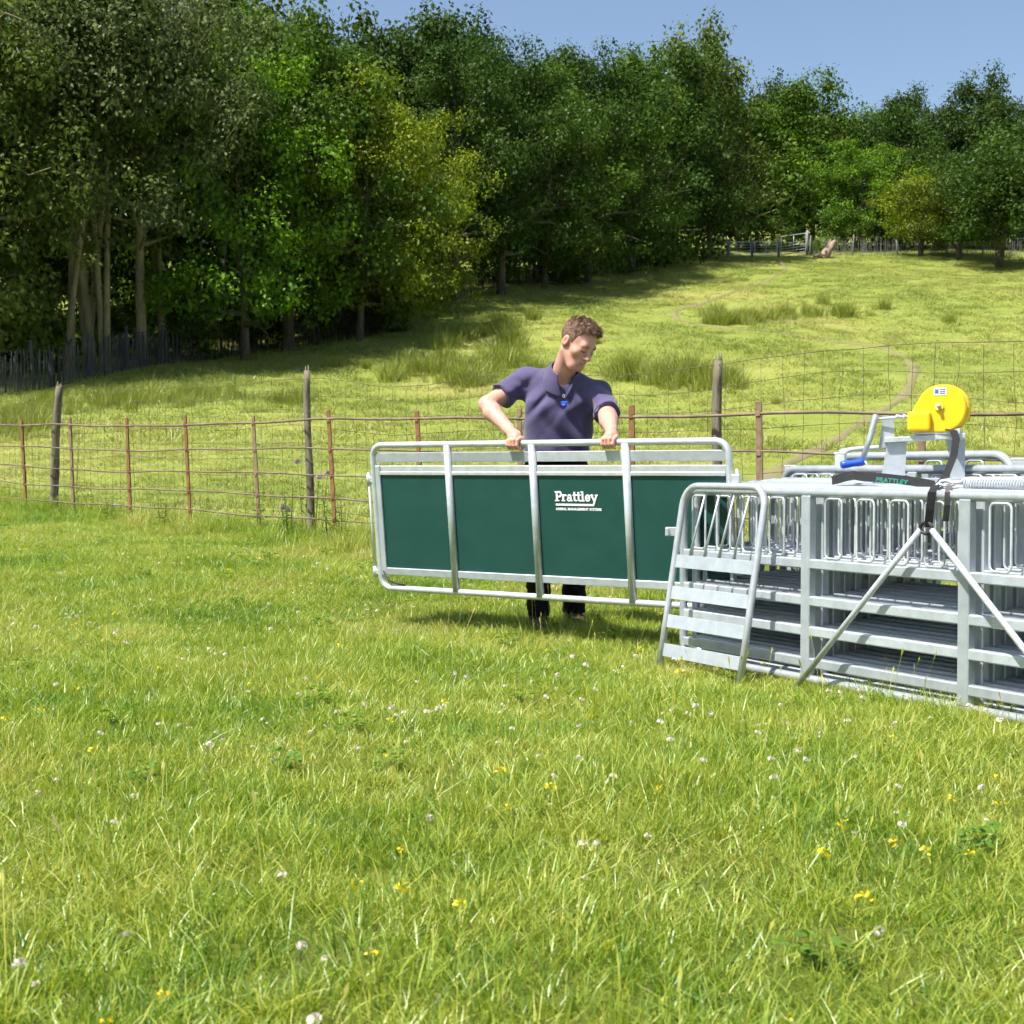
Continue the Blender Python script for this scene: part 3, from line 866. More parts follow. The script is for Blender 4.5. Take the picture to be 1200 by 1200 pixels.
# ------------------------------------------------------------------ trees
def make_tree(seed, height, cbase=0.15, spread=0.42, nleaf=14000, leaf=0.15, stems=1, flat=1.0, limbs=22, clump=0.5, trunk_r=0.16, bark=None, fill=1.0, droop=0.0, zmin=0.03):
    rng = np.random.default_rng(seed)
    tr = MB(); tips = []
    for st in range(stems):
        a = rng.uniform(0, 6.28)
        out = height*(0.10+0.1*rng.uniform()) if stems > 1 else height*0.03
        P_, R_ = [], []
        r0 = trunk_r*(1.0 if stems == 1 else 0.72)
        for k in range(10):
            t = k/9
            P_.append(np.array([math.cos(a)*out*t**1.2+0.05*height*0.2*math.sin(t*5+a*2), math.sin(a)*out*t**1.2+0.012*height*math.cos(t*4+a), -0.2+t*(height*0.88+0.2)]))
            R_.append(r0*(1-0.88*t)+0.012 + (0.10*r0 if k == 0 else 0))
        tr.tube(P_, R_, 7)
        P_ = np.array(P_)
        nl = limbs//stems
        for l in range(nl):
            t = cbase+(0.97-cbase)*((l+rng.uniform(0, 1))/nl)
            i = min(int(t*9), 8); f = t*9-i
            b = P_[i]*(1-f)+P_[i+1]*f
            prof = math.sin(math.pi*min(1, (0.18+0.82*(t-cbase)/(1-cbase))**0.75))
            ln = height*spread*(0.35+0.75*prof)*rng.uniform(0.65, 1.1)
            az = l*2.4+rng.normal(0, 0.5)
            up = rng.uniform(0.05, 0.55)+0.5*(t-0.4)-droop
            d = np.array([math.cos(az), math.sin(az), up])
            Q = [b+d*ln*q+np.array([0, 0, 0.14*ln*q*q*(1 if rng.uniform() < 0.5 else -0.8)])+rng.normal(0, 0.03*ln, 3)*(q > 0) for q in (0, 0.25, 0.5, 0.75, 1.0)]
            rr = R_[i]*0.42
            tr.tube(Q, [rr, rr*0.7, rr*0.45, rr*0.28, rr*0.12], 5, caps=False)
            for q in (0.35, 0.55, 0.75, 0.9, 1.0):
                j = min(int(q*4), 3); fq = q*4-j
                c_ = Q[j]*(1-fq)+Q[j+1]*fq
                for _ in range(2):
                    tips.append((c_+rng.normal(0, 0.16*ln, 3)*np.array([1, 1, 0.7]), clump*rng.uniform(0.6, 1.25)*(0.7+0.5*q)))
        tips.append((P_[-1], clump))
    wgt = np.array([s*s for _, s in tips]); wgt /= wgt.sum()
    C_ = np.array([c for c, _ in tips]); S_ = np.array([s for _, s in tips])
    which = rng.choice(len(tips), nleaf, p=wgt)
    v = rng.normal(0, 1, (nleaf, 3)); v /= np.linalg.norm(v, axis=1, keepdims=True)
    rad = rng.uniform(0, 1, nleaf)**0.6
    pos = C_[which]+v*(rad*S_[which])[:, None]*np.array([1, 1, 0.62*flat])
    lowz = zmin*height
    up_ = pos[:, 2] < lowz
    pos[up_, 2] = lowz+rng.uniform(0, 0.25, up_.sum())*height*0.4
    # leaf orientation: partly outward from the clump, partly upward
    nrm = v*0.7+np.array([0, 0, 0.65])+rng.normal(0, 0.45, (nleaf, 3))
    nrm /= np.linalg.norm(nrm, axis=1, keepdims=True)
    t1 = np.cross(nrm, rng.normal(0, 1, (nleaf, 3))); t1 /= np.linalg.norm(t1, axis=1, keepdims=True)
    t2 = np.cross(nrm, t1)
    s = leaf*rng.uniform(0.6, 1.25, nleaf)[:, None]
    V = np.empty((nleaf*4, 3))
    V[0::4] = pos-t1*s*0.5; V[1::4] = pos+t2*s*0.33+nrm*s*0.06; V[2::4] = pos+t1*s*0.5-nrm*s*0.08; V[3::4] = pos-t2*s*0.33+nrm*s*0.06
    me = bpy.data.meshes.new('crown')
    me.vertices.add(nleaf*4); me.vertices.foreach_set('co', V.astype(np.float32).ravel())
    me.loops.add(nleaf*4); me.loops.foreach_set('vertex_index', np.arange(nleaf*4, dtype=np.int32))
    me.polygons.add(nleaf); me.polygons.foreach_set('loop_start', np.arange(0, nleaf*4, 4, dtype=np.int32))
    me.materials.append(M_leaf)
    me.update(calc_edges=True)
    cl = rng.uniform(0, 1, len(tips))
    rv = np.clip(0.55*rng.uniform(0, 1, nleaf)+0.45*cl[which], 0, 1)
    at = me.attributes.new('rnd', 'FLOAT', 'POINT'); at.data.foreach_set('value', np.repeat(rv, 4).astype(np.float32))
    return tr.mesh('trunk', bark or M_bark), me

DARK, MID, YEL, GREY, BRIGHT, OLIVE = (0.046, 0.090, 0.018), (0.072, 0.136, 0.020), (0.155, 0.215, 0.022), (0.112, 0.152, 0.054), (0.115, 0.228, 0.022), (0.098, 0.142, 0.030)
TV = {
    'multi': make_tree(1, 10, 0.50, 0.34, 21000, 0.15, stems=5, limbs=40, clump=0.70, trunk_r=0.21, bark=M_barkpale, zmin=0.40),
    'tall': make_tree(2, 10, 0.34, 0.40, 22000, 0.15, limbs=36, clump=0.78, trunk_r=0.20, zmin=0.30, bark=M_barkpale),
    'broad': make_tree(3, 9, 0.16, 0.50, 24000, 0.17, limbs=38, clump=0.76, trunk_r=0.22, zmin=0.10),
    'skirt': make_tree(4, 8, 0.14, 0.48, 26000, 0.15, limbs=44, clump=0.60, trunk_r=0.16, droop=0.22, zmin=0.12),
    'round': make_tree(5, 6, 0.32, 0.55, 14000, 0.19, stems=3, limbs=30, clump=0.75, trunk_r=0.20, zmin=0.20),
    'slim': make_tree(9, 10.5, 0.52, 0.24, 9000, 0.15, stems=2, limbs=24, clump=0.62, trunk_r=0.16, bark=M_barkpale, zmin=0.42),
    'bush': make_tree(6, 2.6, 0.02, 0.55, 7000, 0.12, stems=3, limbs=24, clump=0.40, trunk_r=0.06),
    'far': make_tree(7, 10, 0.10, 0.38, 13000, 0.25, limbs=34, clump=0.95, trunk_r=0.2),
    'far2': make_tree(8, 11, 0.16, 0.35, 13000, 0.25, limbs=34, clump=0.95, trunk_r=0.2, bark=M_barkpale),
}
def tree(kind, px, d, scale, color, label, name='broadleaf_tree', rz=None, cat='tree', group='trees of the wood edge', sz=None):
    x = (px-600)/F_PX*d
    o = empty(name, (x, d, float(H(x, d))-0.05))
    o.rotation_euler = (0, 0, random.uniform(0, 6.28) if rz is None else rz)
    o.scale = (scale, scale, sz or scale*(1.0 if kind in ('round', 'bush') else 1.12 if d > 104 else 1.36))
    tr, cr = TV[kind]
    obj('trunk', tr, o)
    c = obj('crown', cr, o); c.color = (*color, 1)
    return tag(o, label, cat, group)

# left wood, nearest trees first
tree('broad', -150, 39, 1.0, OLIVE, 'broad olive tree added out of view beyond the left edge to shade the fence')  # unseen tree, added to shade the left end of the paling fence
tree('tall', -55, 41, 1.0, OLIVE, 'olive green tree cut off by the left edge of the picture')
tree('skirt', -35, 42, 0.95, OLIVE, 'low branched olive tree at the far left behind the paling fence')
tree('multi', 108, 45, 1.05, GREY, 'grey leaved tree with four pale mossy stems near the left edge', rz=0.6)
tree('tall', 170, 46.5, 1.0, GREY, 'grey green tree with a single mossy trunk right of the multi-stemmed tree')
tree('bush', 66, 44.0, 0.6, BRIGHT, 'small bright green bush under the multi-stemmed tree', 'leafy_bush', cat='bush', group='bushes of the wood edge')
tree('slim', 84, 43.6, 1.0, GREY, 'slim pale stemmed tree left of the multi-stemmed tree', rz=1.0)
tree('slim', 128, 44.6, 1.02, OLIVE, 'slim pale stemmed tree just right of the multi-stemmed tree', rz=2.4)
tree('slim', 192, 48.2, 0.95, GREY, 'slim tree right of the single mossy trunk', rz=4.0)
tree('skirt', 285, 49.3, 1.05, BRIGHT, 'bright green tree with branches hanging low over the paling fence')
tree('broad', 340, 51.8, 1.05, MID, 'mid green broad tree right of the bright low-hanging one')
tree('skirt', 425, 53, 0.95, YEL, 'yellow green drooping tree that reaches farthest out into the pasture')
tree('skirt', 375, 55, 1.0, OLIVE, 'olive tree squeezed between the broad tree and the yellow green one')
tree('skirt', 478, 61, 0.85, YEL, 'smaller yellow green tree right of the drooping one')
tree('broad', 535, 65.5, 1.0, DARK, 'dark tree left of the man, above the upper pasture edge')
tree('broad', 590, 70, 1.05, DARK, 'dark tree straight above the man’s left arm')
tree('skirt', 640, 74, 1.1, MID, 'green tree with low branches above the man’s shoulder')
tree('broad', 690, 78.5, 1.1, DARK, 'dark tree directly above the man’s head')
tree('far', 738, 85, 1.0, MID, 'mid green tree right of the man’s head at the wood edge')
tree('far', 785, 91, 1.05, DARK, 'dark tree above the path’s left bend')
tree('far2', 828, 96, 1.1, OLIVE, 'olive tree standing left of the crest gates')
tree('broad', 808, 95, 0.8, DARK, 'low dark tree shading the corner left of the crest gates')
# along the crest
tree('far2', 872, 110, 1.1, MID, 'tree behind the leftmost crest gate', group='trees along the crest')
tree('far', 905, 113, 1.0, BRIGHT, 'bright green tree behind the middle crest gate', group='trees along the crest')
tree('far2', 948, 112, 1.15, MID, 'pale trunked tree behind the leaning stump', group='trees along the crest')
tree('skirt', 1005, 107, 0.95, BRIGHT, 'bright rounded low tree behind the crest paling fence', group='trees along the crest')
tree('far', 1045, 110, 1.05, DARK, 'dark tree right of the bright rounded tree on the crest', group='trees along the crest')
tree('round', 1076, 99, 0.92, YEL, 'small yellow green tree in front of the crest paling fence', group='trees along the crest')
tree('round', 1122, 95, 1.0, (0.085, 0.12, 0.018), 'second small rounded tree on the crest, right of the yellow green one', group='trees along the crest')
tree('round', 1168, 90, 1.3, DARK, 'dark spreading tree on the crest casting the big shadow', group='trees along the crest')
tree('round', 1228, 86, 1.45, DARK, 'dark tree at the right end of the crest, cut by the picture edge', group='trees along the crest')
tree('bush', 955, 101, 0.45, BRIGHT, 'small green bush at the foot of the leaning stump', 'leafy_bush', cat='bush', group='bushes of the wood edge')
for px, d, s_, c_, lb in ((862, 108, 1.5, DARK, 'dark low bush behind the leftmost crest gate'), (925, 108, 1.3, MID, 'green low bush behind the rightmost crest gate'), (985, 105, 1.3, MID, 'low bush behind the crest palings right of the stump'), (1040, 105.5, 1.5, DARK, 'dark low bush behind the crest palings under the dark tree'), (1098, 104.5, 1.4, DARK, 'dark low bush behind the crest palings between the two rounded trees'), (1145, 104, 1.5, MID, 'green low bush behind the crest palings near the right edge'), (1190, 104, 1.5, DARK, 'dark low bush behind the crest palings at the right edge'),
                          (140, 47.5, 0.8, MID, 'dark undergrowth bush between the mossy trunks'), (212, 49, 0.9, MID, 'bush right of the single mossy trunk'),
                          (300, 52, 0.9, DARK, 'shaded bush under the bright low-hanging tree'), (448, 56, 0.8, DARK, 'shaded bush at the pasture corner under the yellow green trees'),
                          (505, 65, 1.0, DARK, 'shaded bush at the upper wood edge left of the man'), (660, 78.5, 1.1, MID, 'bush at the wood edge just above the man’s head'),
                          (760, 89, 1.2, DARK, 'shaded bush at the wood edge above the right rush bed'), (20, 46, 1.0, MID, 'bush behind the paling fence at the far left')):
    tree('bush', px, d, s_, c_, lb, 'leafy_bush', cat='bush', group='bushes of the wood edge')

# the depth of the wood behind the edge trees, one mass
def tree_lib(kind):
    tr, cr = TV[kind]
    me = bpy.data.meshes.new('wood_'+kind)
    bm = bmesh.new(); bm.from_mesh(tr); nf = len(bm.faces); bm.from_mesh(cr)
    bm.faces.ensure_lookup_table()
    for i in range(nf, len(bm.faces)): bm.faces[i].material_index = 1
    bm.to_mesh(me); bm.free()
    me.materials.append(M_bark); me.materials.append(M_woodleaf)
    return me
M_woodleaf = leaf_mat('wood_leaves', trans=0.3, objcolor=False, base=(0.042, 0.078, 0.016), var=0.45, gloss=0.008)
C_wood = lib_collection('wood_source', [tree_lib(k_) for k_ in ('far', 'far2', 'broad')])
wp = []
edge_px = np.array([[-200, 44], [-60, 46], [100, 50], [250, 53], [340, 57], [430, 60], [480, 66], [560, 74], [640, 81], [740, 92], [840, 104], [900, 117], [1000, 116], [1100, 115], [1400, 112]], float)
for row, extra in enumerate((3.0, 9.5)):
    px = -260.0
    while px < 1400:
        d = float(np.interp(px, edge_px[:, 0], edge_px[:, 1]))+extra+g.uniform(-1.5, 1.5)
        x = (px-600)/F_PX*d
        wp.append((x, d, float(H(x, d))))
        px += 4.2/d*F_PX*g.uniform(0.75, 1.25)
wp = np.array(wp)
ws = g.uniform(0.8, 1.1, len(wp))
tag(scatter('woodland', C_wood, wp, g.integers(0, 3, len(wp)), np.column_stack([np.zeros(len(wp)), np.zeros(len(wp)), g.uniform(0, 6.28, len(wp))]), np.column_stack([ws, ws, ws*1.36])),
    'dense green woodland behind the edge trees', 'woodland', kind='stuff')

# ------------------------------------------------------------------ weeds and thistles at the railing
def leafy_stem(name, rng, h, mat, head=None, spread=0.05, nst=3, leafw=0.02):
    V, Fc, R = [], [], []
    tops = []
    for k in range(nst):
        a = rng.uniform(0, 6.28); b0 = np.array([spread*math.cos(a)*rng.uniform(), spread*math.sin(a)*rng.uniform(), -0.02])
        tip = b0+np.array([rng.normal(0, 0.08*h), rng.normal(0, 0.08*h), h*rng.uniform(0.75, 1.0)])
        w = np.array([math.cos(a+1), math.sin(a+1), 0])
        b = len(V)
        for p, ww in ((b0, 0.005), ((b0+tip)/2, 0.004), (tip, 0.002)):
            V += [tuple(p-w*ww), tuple(p+w*ww)]; R += [0.4]*2
        Fc += [(b, b+1, b+3, b+2), (b+2, b+3, b+5, b+4)]
        tops.append(tip)
        for q in range(14):
            t = rng.uniform(0.1, 0.95); c_ = b0*(1-t)+tip*t; az = rng.uniform(0, 6.28); ln = rng.uniform(0.5, 1.1)*0.11*(1.1-0.6*t)*(h/0.5)**0.5
            d = np.array([math.cos(az), math.sin(az), rng.uniform(0.1, 0.7)]); sd = np.array([-math.sin(az), math.cos(az), 0])*leafw/2*(1.2-0.6*t)
            b = len(V); V += [tuple(c_), tuple(c_+d*ln*0.5+sd), tuple(c_+d*ln-np.array([0, 0, ln*0.2])), tuple(c_+d*ln*0.5-sd)]; R += [rng.uniform()]*4
            Fc.append((b, b+1, b+2, b+3))
    me = mesh_from(name, V, Fc, mat)
    at = me.attributes.new('rnd', 'FLOAT', 'POINT'); at.data.foreach_set('value', np.array(R, np.float32))
    return me, tops
def fence_plant(px, off, h, label, thistle=False, nst=3):
    p, s = fence_at(px)
    q = fpt(s, 0, off); q[2] = float(H(q[0], q[1]))
    me, tops = leafy_stem('foliage', g, h, M_weed, nst=nst)
    o = empty('thistle_plant' if thistle else 'weed_plant', q); tag(o, label, 'thistle' if thistle else 'weed', 'plants growing along the railing')
    obj('foliage', me, o)
    if thistle:
        for t in tops:
            obj('flower_head', flower_ball('flower_head', g, 0.028, 40, M_thistle, 0.0), o, tuple(t))
    return o
fence_plant(376, -0.05, 0.72, 'tall flowering thistle right of the middle wooden post', True, 2)
fence_plant(346, -0.10, 0.34, 'short flowering thistle left of the middle wooden post', True, 2)
fence_plant(331, 0.25, 0.85, 'thin tall thistle behind the railing left of the middle wooden post', True, 2)
fence_plant(143, -0.15, 0.40, 'leafy weed at the foot of the third railing post from the left')
fence_plant(208, -0.15, 0.35, 'leafy weed at the foot of the fourth railing post from the left')
fence_plant(312, -0.12, 0.45, 'leafy weed at the foot of the fifth railing post from the left')
fence_plant(362, -0.22, 0.50, 'bushy weed at the foot of the middle wooden post', nst=5)
fence_plant(400, -0.15, 0.50, 'bushy weed between the middle wooden post and the green gate', nst=5)
fence_plant(423, -0.2, 0.42, 'leafy weed just left of the green gate', nst=4)
fence_plant(75, 0.12, 1.75, 'scraggy plant sprouting at the crooked left wooden post', nst=2)

# ------------------------------------------------------------------ green sheeted gate
GK = 0.91
G_T = np.array([0.833, -0.553, 0]); G_T /= np.linalg.norm(G_T)
G_N = np.array([G_T[1], -G_T[0], 0])          # towards the camera
G_TOPL = np.array([-0.79, 7.72, 1.056])
G_LEN, G_H = 2.185, 0.815
G_Z = np.array([0, 0, 1.0])*0.8+G_N*0.085; G_Z /= np.linalg.norm(G_Z)
G_Y = np.cross(G_Z, G_T)
GM = Matrix([[G_T[0], G_Y[0], G_Z[0], 0], [G_T[1], G_Y[1], G_Z[1], 0], [G_T[2], G_Y[2], G_Z[2], 0], [0, 0, 0, 1]])
org = G_TOPL-G_Z*G_H
GM = Matrix.Translation(Vector(org)) @ GM
gate = empty('sheeted_gate', matrix=GM)
tag(gate, 'galvanised gate with dark green sheeting and white lettering, held by the man', 'gate')
mb = MB(); mb.tube(arc_rect(0, 0, G_LEN, G_H, 0.065, 6), 0.0175, 12, closed=True); mb.build('frame', M_galv2, gate)
bars = [0.528, 1.075, 1.63]
for x in bars:
    mb = MB(); mb.tube([(x, -0.006, 0.004), (x, -0.006, G_H-0.006)], 0.0215, 12); mb.build('upright', M_galv2, gate)
xs_ = [0]+bars+[G_LEN]
for i in range(4):
    a, b_ = xs_[i]+0.018, xs_[i+1]-0.018
    mb = MB(); mb.box((a, -0.004, 0.719), (b_, 0.004, 0.772), 0.002); mb.build('flat_band', M_galv, gate)
    mb = MB(); mb.box((a, -0.010, 0.646), (b_, 0.012, 0.667), 0.003); mb.box((a, -0.004, 0.667), (b_, 0.008, 0.699), 0.003); mb.build('upper_channel', M_galv2, gate)
    mb = MB(); mb.box((a, -0.010, 0.078), (b_, 0.012, 0.118), 0.003); mb.build('lower_channel', M_galv, gate)
    mb = MB(); mb.box((a, 0.000, 0.116), (b_, 0.006, 0.648)); mb.build('green_sheet', M_sheet, gate)
# end strip and hinge rod on the left, latch loop on the right
mb = MB(); mb.box((0.016, -0.012, 0.075), (0.050, 0.010, 0.70), 0.003); mb.build('end_strip', M_galv, gate)
mb = MB(); mb.tube([(-0.042, 0, 0.06), (-0.042, 0, 0.66)], 0.007, 8)
for z in (0.09, 0.62): mb.tube([(-0.042, 0, z-0.03), (-0.042, 0, z+0.03)], 0.013, 8); mb.box((-0.042, -0.006, z-0.015), (-0.012, 0.006, z+0.015), 0.002)
mb.build('hinge_rod', M_galv2, gate)
mb = MB()
for z in (0.20, 0.62): mb.box((G_LEN+0.012, -0.012, z-0.035), (G_LEN+0.055, 0.012, z+0.035), 0.003)
mb.tube([(G_LEN+0.04, 0, 0.16), (G_LEN+0.04, 0, 0.68)], 0.009, 8); mb.build('latch_rod', M_galv2, gate)
mb = MB(); mb.tube([(0.03, -0.015, 0.10), (0.07, -0.02, 0.045), (0.12, -0.01, 0.03), (0.17, 0, 0.018)], 0.006, 6); mb.build('chain', M_dark, gate)

# ------------------------------------------------------------------ signed distance modelling (surface nets)
class SDF:
    def __init__(s, lo, hi, h):
        s.lo = np.array(lo, float); s.h = h
        n = np.ceil((np.array(hi, float)-s.lo)/h).astype(int)+1
        s.ax = [s.lo[i]+h*np.arange(n[i]) for i in range(3)]
        s.F = np.full(n, 0.2, np.float32)
    def _sl(s, lo, hi):
        out = []
        for i in range(3):
            a = max(0, int(math.floor((lo[i]-s.lo[i])/s.h))); b = min(len(s.ax[i]), int(math.ceil((hi[i]-s.lo[i])/s.h))+1)
            if b <= a: return None
            out.append(slice(a, b))
        return tuple(out)
    def _xyz(s, sl):
        return (s.ax[0][sl[0]][:, None, None], s.ax[1][sl[1]][None, :, None], s.ax[2][sl[2]][None, None, :])
    def op(s, fn, lo, hi, k=0.01, mode='add'):
        sl = s._sl(np.array(lo)-k*2-0.02, np.array(hi)+k*2+0.02)
        if sl is None: return
        f = fn(*s._xyz(sl)); A = s.F[sl]
        if mode == 'add':
            h = np.clip(0.5+0.5*(A-f)/k, 0, 1); s.F[sl] = A*(1-h)+f*h-k*h*(1-h)
        elif mode == 'sub':
            f = -f; h = np.clip(0.5-0.5*(A-f)/k, 0, 1); s.F[sl] = A*(1-h)+f*h+k*h*(1-h)
    def cone(s, a, b, r1, r2, k=0.01, mode='add', squash=None):
        a, b = np.array(a, float), np.array(b, float)
        ab = b-a; L2 = max(float(ab@ab), 1e-9)
        def fn(x, y, z):
            t = np.clip(((x-a[0])*ab[0]+(y-a[1])*ab[1]+(z-a[2])*ab[2])/L2, 0, 1)
            return np.sqrt((x-a[0]-t*ab[0])**2+(y-a[1]-t*ab[1])**2+(z-a[2]-t*ab[2])**2)-(r1+(r2-r1)*t)
        R = max(r1, r2)
        s.op(fn, np.minimum(a, b)-R, np.maximum(a, b)+R, k, mode)
    def ell(s, c, rad, Rm=None, k=0.01, mode='add'):
        c = np.array(c, float); rad = np.array(rad, float)
        Rm = np.eye(3) if Rm is None else np.array(Rm, float)    # columns: local axes
        def fn(x, y, z):
            dx, dy, dz = x-c[0], y-c[1], z-c[2]
            p = [(dx*Rm[0, i]+dy*Rm[1, i]+dz*Rm[2, i]) for i in range(3)]
            k0 = np.sqrt((p[0]/rad[0])**2+(p[1]/rad[1])**2+(p[2]/rad[2])**2)
            k1 = np.sqrt((p[0]/rad[0]**2)**2+(p[1]/rad[1]**2)**2+(p[2]/rad[2]**2)**2)
            return k0*(k0-1)/np.maximum(k1, 1e-6)
        m = float(max(rad))
        s.op(fn, c-m, c+m, k, mode)
    def cut(s, p, n, lo=None, hi=None):
        """keep the side the normal points away from"""
        p, n = np.array(p, float), np.array(n, float); n = n/np.linalg.norm(n)
        sl = s._sl(lo, hi) if lo is not None else tuple(slice(0, len(a)) for a in s.ax)
        if sl is None: return
        x, y, z = s._xyz(sl)
        s.F[sl] = np.maximum(s.F[sl], ((x-p[0])*n[0]+(y-p[1])*n[1]+(z-p[2])*n[2]).astype(np.float32))
    def mesh(s, name, mat, smooth=True):
        F = s.F; nx, ny, nz = F.shape
        S = (F < 0)
        C = np.zeros((nx-1, ny-1, nz-1), np.int8)
        for i in (0, 1):
            for j in (0, 1):
                for k in (0, 1):
                    C += S[i:nx-1+i, j:ny-1+j, k:nz-1+k]
        act = np.argwhere((C > 0) & (C < 8))
        idm = np.full(C.shape, -1, np.int32)
        idm[act[:, 0], act[:, 1], act[:, 2]] = np.arange(len(act))
        pos = np.zeros((len(act), 3)); cnt = np.zeros(len(act))
        cor = [(i, j, k) for i in (0, 1) for j in (0, 1) for k in (0, 1)]
        for a in cor:
            for b in cor:
                if sum(b)-sum(a) == 1 and all(bb >= aa for aa, bb in zip(a, b)):
                    fa = F[act[:, 0]+a[0], act[:, 1]+a[1], act[:, 2]+a[2]]; fb = F[act[:, 0]+b[0], act[:, 1]+b[1], act[:, 2]+b[2]]
                    m = (fa < 0) != (fb < 0)
                    t = np.where(m, fa/np.where(m, fa-fb, 1), 0)
                    pos += m[:, None]*(np.array(a)+(np.array(b)-np.array(a))*t[:, None]); cnt += m
        V = (act+pos/cnt[:, None])*s.h+s.lo
        Fc = []
        for ax in range(3):
            o1, o2 = (ax+1) % 3, (ax+2) % 3
            sa = [slice(None)]*3; sb = [slice(None)]*3
            sa[ax] = slice(0, -1); sb[ax] = slice(1, None)
            cr = np.argwhere(S[tuple(sa)] != S[tuple(sb)])
            ok = (cr[:, o1] > 0) & (cr[:, o2] > 0) & (cr[:, o1] < F.shape[o1]-1) & (cr[:, o2] < F.shape[o2]-1)
            cr = cr[ok]
            def cell(d1, d2):
                q = cr.copy(); q[:, o1] += d1; q[:, o2] += d2
                return idm[q[:, 0], q[:, 1], q[:, 2]]
            quad = np.stack([cell(-1, -1), cell(0, -1), cell(0, 0), cell(-1, 0)], 1)
            ins = S[cr[:, 0], cr[:, 1], cr[:, 2]]
            quad[~ins] = quad[~ins][:, ::-1]
            Fc.append(quad)
        Fc = np.concatenate(Fc)
        Fc = Fc[(Fc >= 0).all(1)]
        return mesh_from(name, V, Fc, mat, smooth)

# ---- white lettering, slab serif, on the third sheet
def lettering():
    h_ = 0.0009
    cap = 0.052
    S_ = SDF((-0.01, -0.0035, -0.03), (0.31, 0.0035, 0.065), h_)
    def bx(x0, z0, x1, z1):
        x0, x1, z0, z1 = x0*cap, x1*cap, z0*cap, z1*cap
        def fn(x, y, z):
            return np.maximum(np.maximum(np.maximum(x0-x, x-x1), np.maximum(z0-z, z-z1)), np.abs(y)-0.0014)
        S_.op(fn, (x0, -0.002, z0), (x1, 0.002, z1), 0.0004)
    def seg(x0, z0, x1, z1, w):
        a = np.array([x0, z0])*cap; b = np.array([x1, z1])*cap; w = w*cap; ab = b-a; L2 = ab@ab
        def fn(x, y, z):
            t = np.clip(((x-a[0])*ab[0]+(z-a[1])*ab[1])/L2, 0, 1)
            return np.maximum(np.sqrt((x-a[0]-t*ab[0])**2+(z-a[1]-t*ab[1])**2)-w/2, np.abs(y)-0.0014)
        S_.op(fn, (min(a[0], b[0])-w, -0.002, min(a[1], b[1])-w), (max(a[0], b[0])+w, 0.002, max(a[1], b[1])+w), 0.0004)
    def arc(cx, cz, rx, rz, a0, a1, w, n=14):
        A = np.radians(np.linspace(a0, a1, n+1))
        for i in range(n):
            seg(cx+rx*math.cos(A[i]), cz+rz*math.sin(A[i]), cx+rx*math.cos(A[i+1]), cz+rz*math.sin(A[i+1]), w)
    x = 0.0
    # P
    bx(x+0.14, 0, x+0.37, 1.0); bx(x, 0, x+0.52, 0.13); bx(x, 0.87, x+0.45, 1.0)
    seg(x+0.3, 0.93, x+0.58, 0.93, 0.14); arc(x+0.56, 0.70, 0.20, 0.23, -90, 90, 0.20); seg(x+0.3, 0.47, x+0.58, 0.47, 0.14); x += 0.80
    # r
    bx(x+0.10, 0, x+0.31, 0.70); bx(x, 0, x+0.44, 0.12); bx(x, 0.58, x+0.25, 0.70); arc(x+0.44, 0.44, 0.17, 0.18, 50, 165, 0.17); x += 0.62
    # a
    bx(x+0.40, 0, x+0.60, 0.52); bx(x+0.5, 0, x+0.71, 0.12); arc(x+0.34, 0.47, 0.17, 0.17, 0, 165, 0.15); arc(x+0.28, 0.21, 0.19, 0.16, 0, 360, 0.15); x += 0.72
    # t t
    for _ in range(2):
        bx(x+0.12, 0.10, x+0.33, 0.95); bx(x, 0.57, x+0.50, 0.70); arc(x+0.37, 0.17, 0.14, 0.11, 180, 320, 0.13); x += 0.48
    # l
    bx(x+0.12, 0, x+0.33, 1.0); bx(x, 0, x+0.45, 0.12); bx(x, 0.88, x+0.25, 1.0); x += 0.49
    # e
    arc(x+0.32, 0.35, 0.24, 0.27, 0, 325, 0.17); bx(x+0.1, 0.30, x+0.62, 0.41); x += 0.66
    # y with a tail running into the underline
    seg(x+0.13, 0.62, x+0.40, 0.08, 0.20); seg(x+0.70, 0.62, x+0.30, -0.36, 0.19); bx(x-0.02, 0.58, x+0.32, 0.70); bx(x+0.52, 0.58, x+0.86, 0.70)
    bx(0.08, -0.44, x+0.36, -0.24)
    return S_.mesh('lettering', M_white, False)
lt = obj('lettering', lettering(), gate, (1.196, -0.0015, 0.512))
lt.scale = (0.97, 1, 1)

def text_mesh(name, body, size, mat, width=None, bold=0.0):
    cu = bpy.data.curves.new(name, 'FONT'); cu.body = body; cu.size = size; cu.extrude = 0.0004; cu.offset = bold
    t = bpy.data.objects.new(name, cu)
    me = bpy.data.meshes.new_from_object(t)
    bpy.data.objects.remove(t)
    co = np.empty(len(me.vertices)*3, np.float32); me.vertices.foreach_get('co', co); co = co.reshape(-1, 3)
    co[:, 0] -= co[:, 0].min()
    if width: co[:, 0] *= width/co[:, 0].max()
    me.vertices.foreach_set('co', co.ravel()); me.materials.clear(); me.materials.append(mat); me.update()
    return me
tg = obj('tagline', text_mesh('tagline', 'ANIMAL MANAGEMENT SYSTEMS', 0.0185, M_white, 0.282, 0.0006), gate, (1.198, -0.0015, 0.466))
tg.scale = (0.97, 1, 1)
tg.rotation_euler = (math.radians(90), 0, 0)

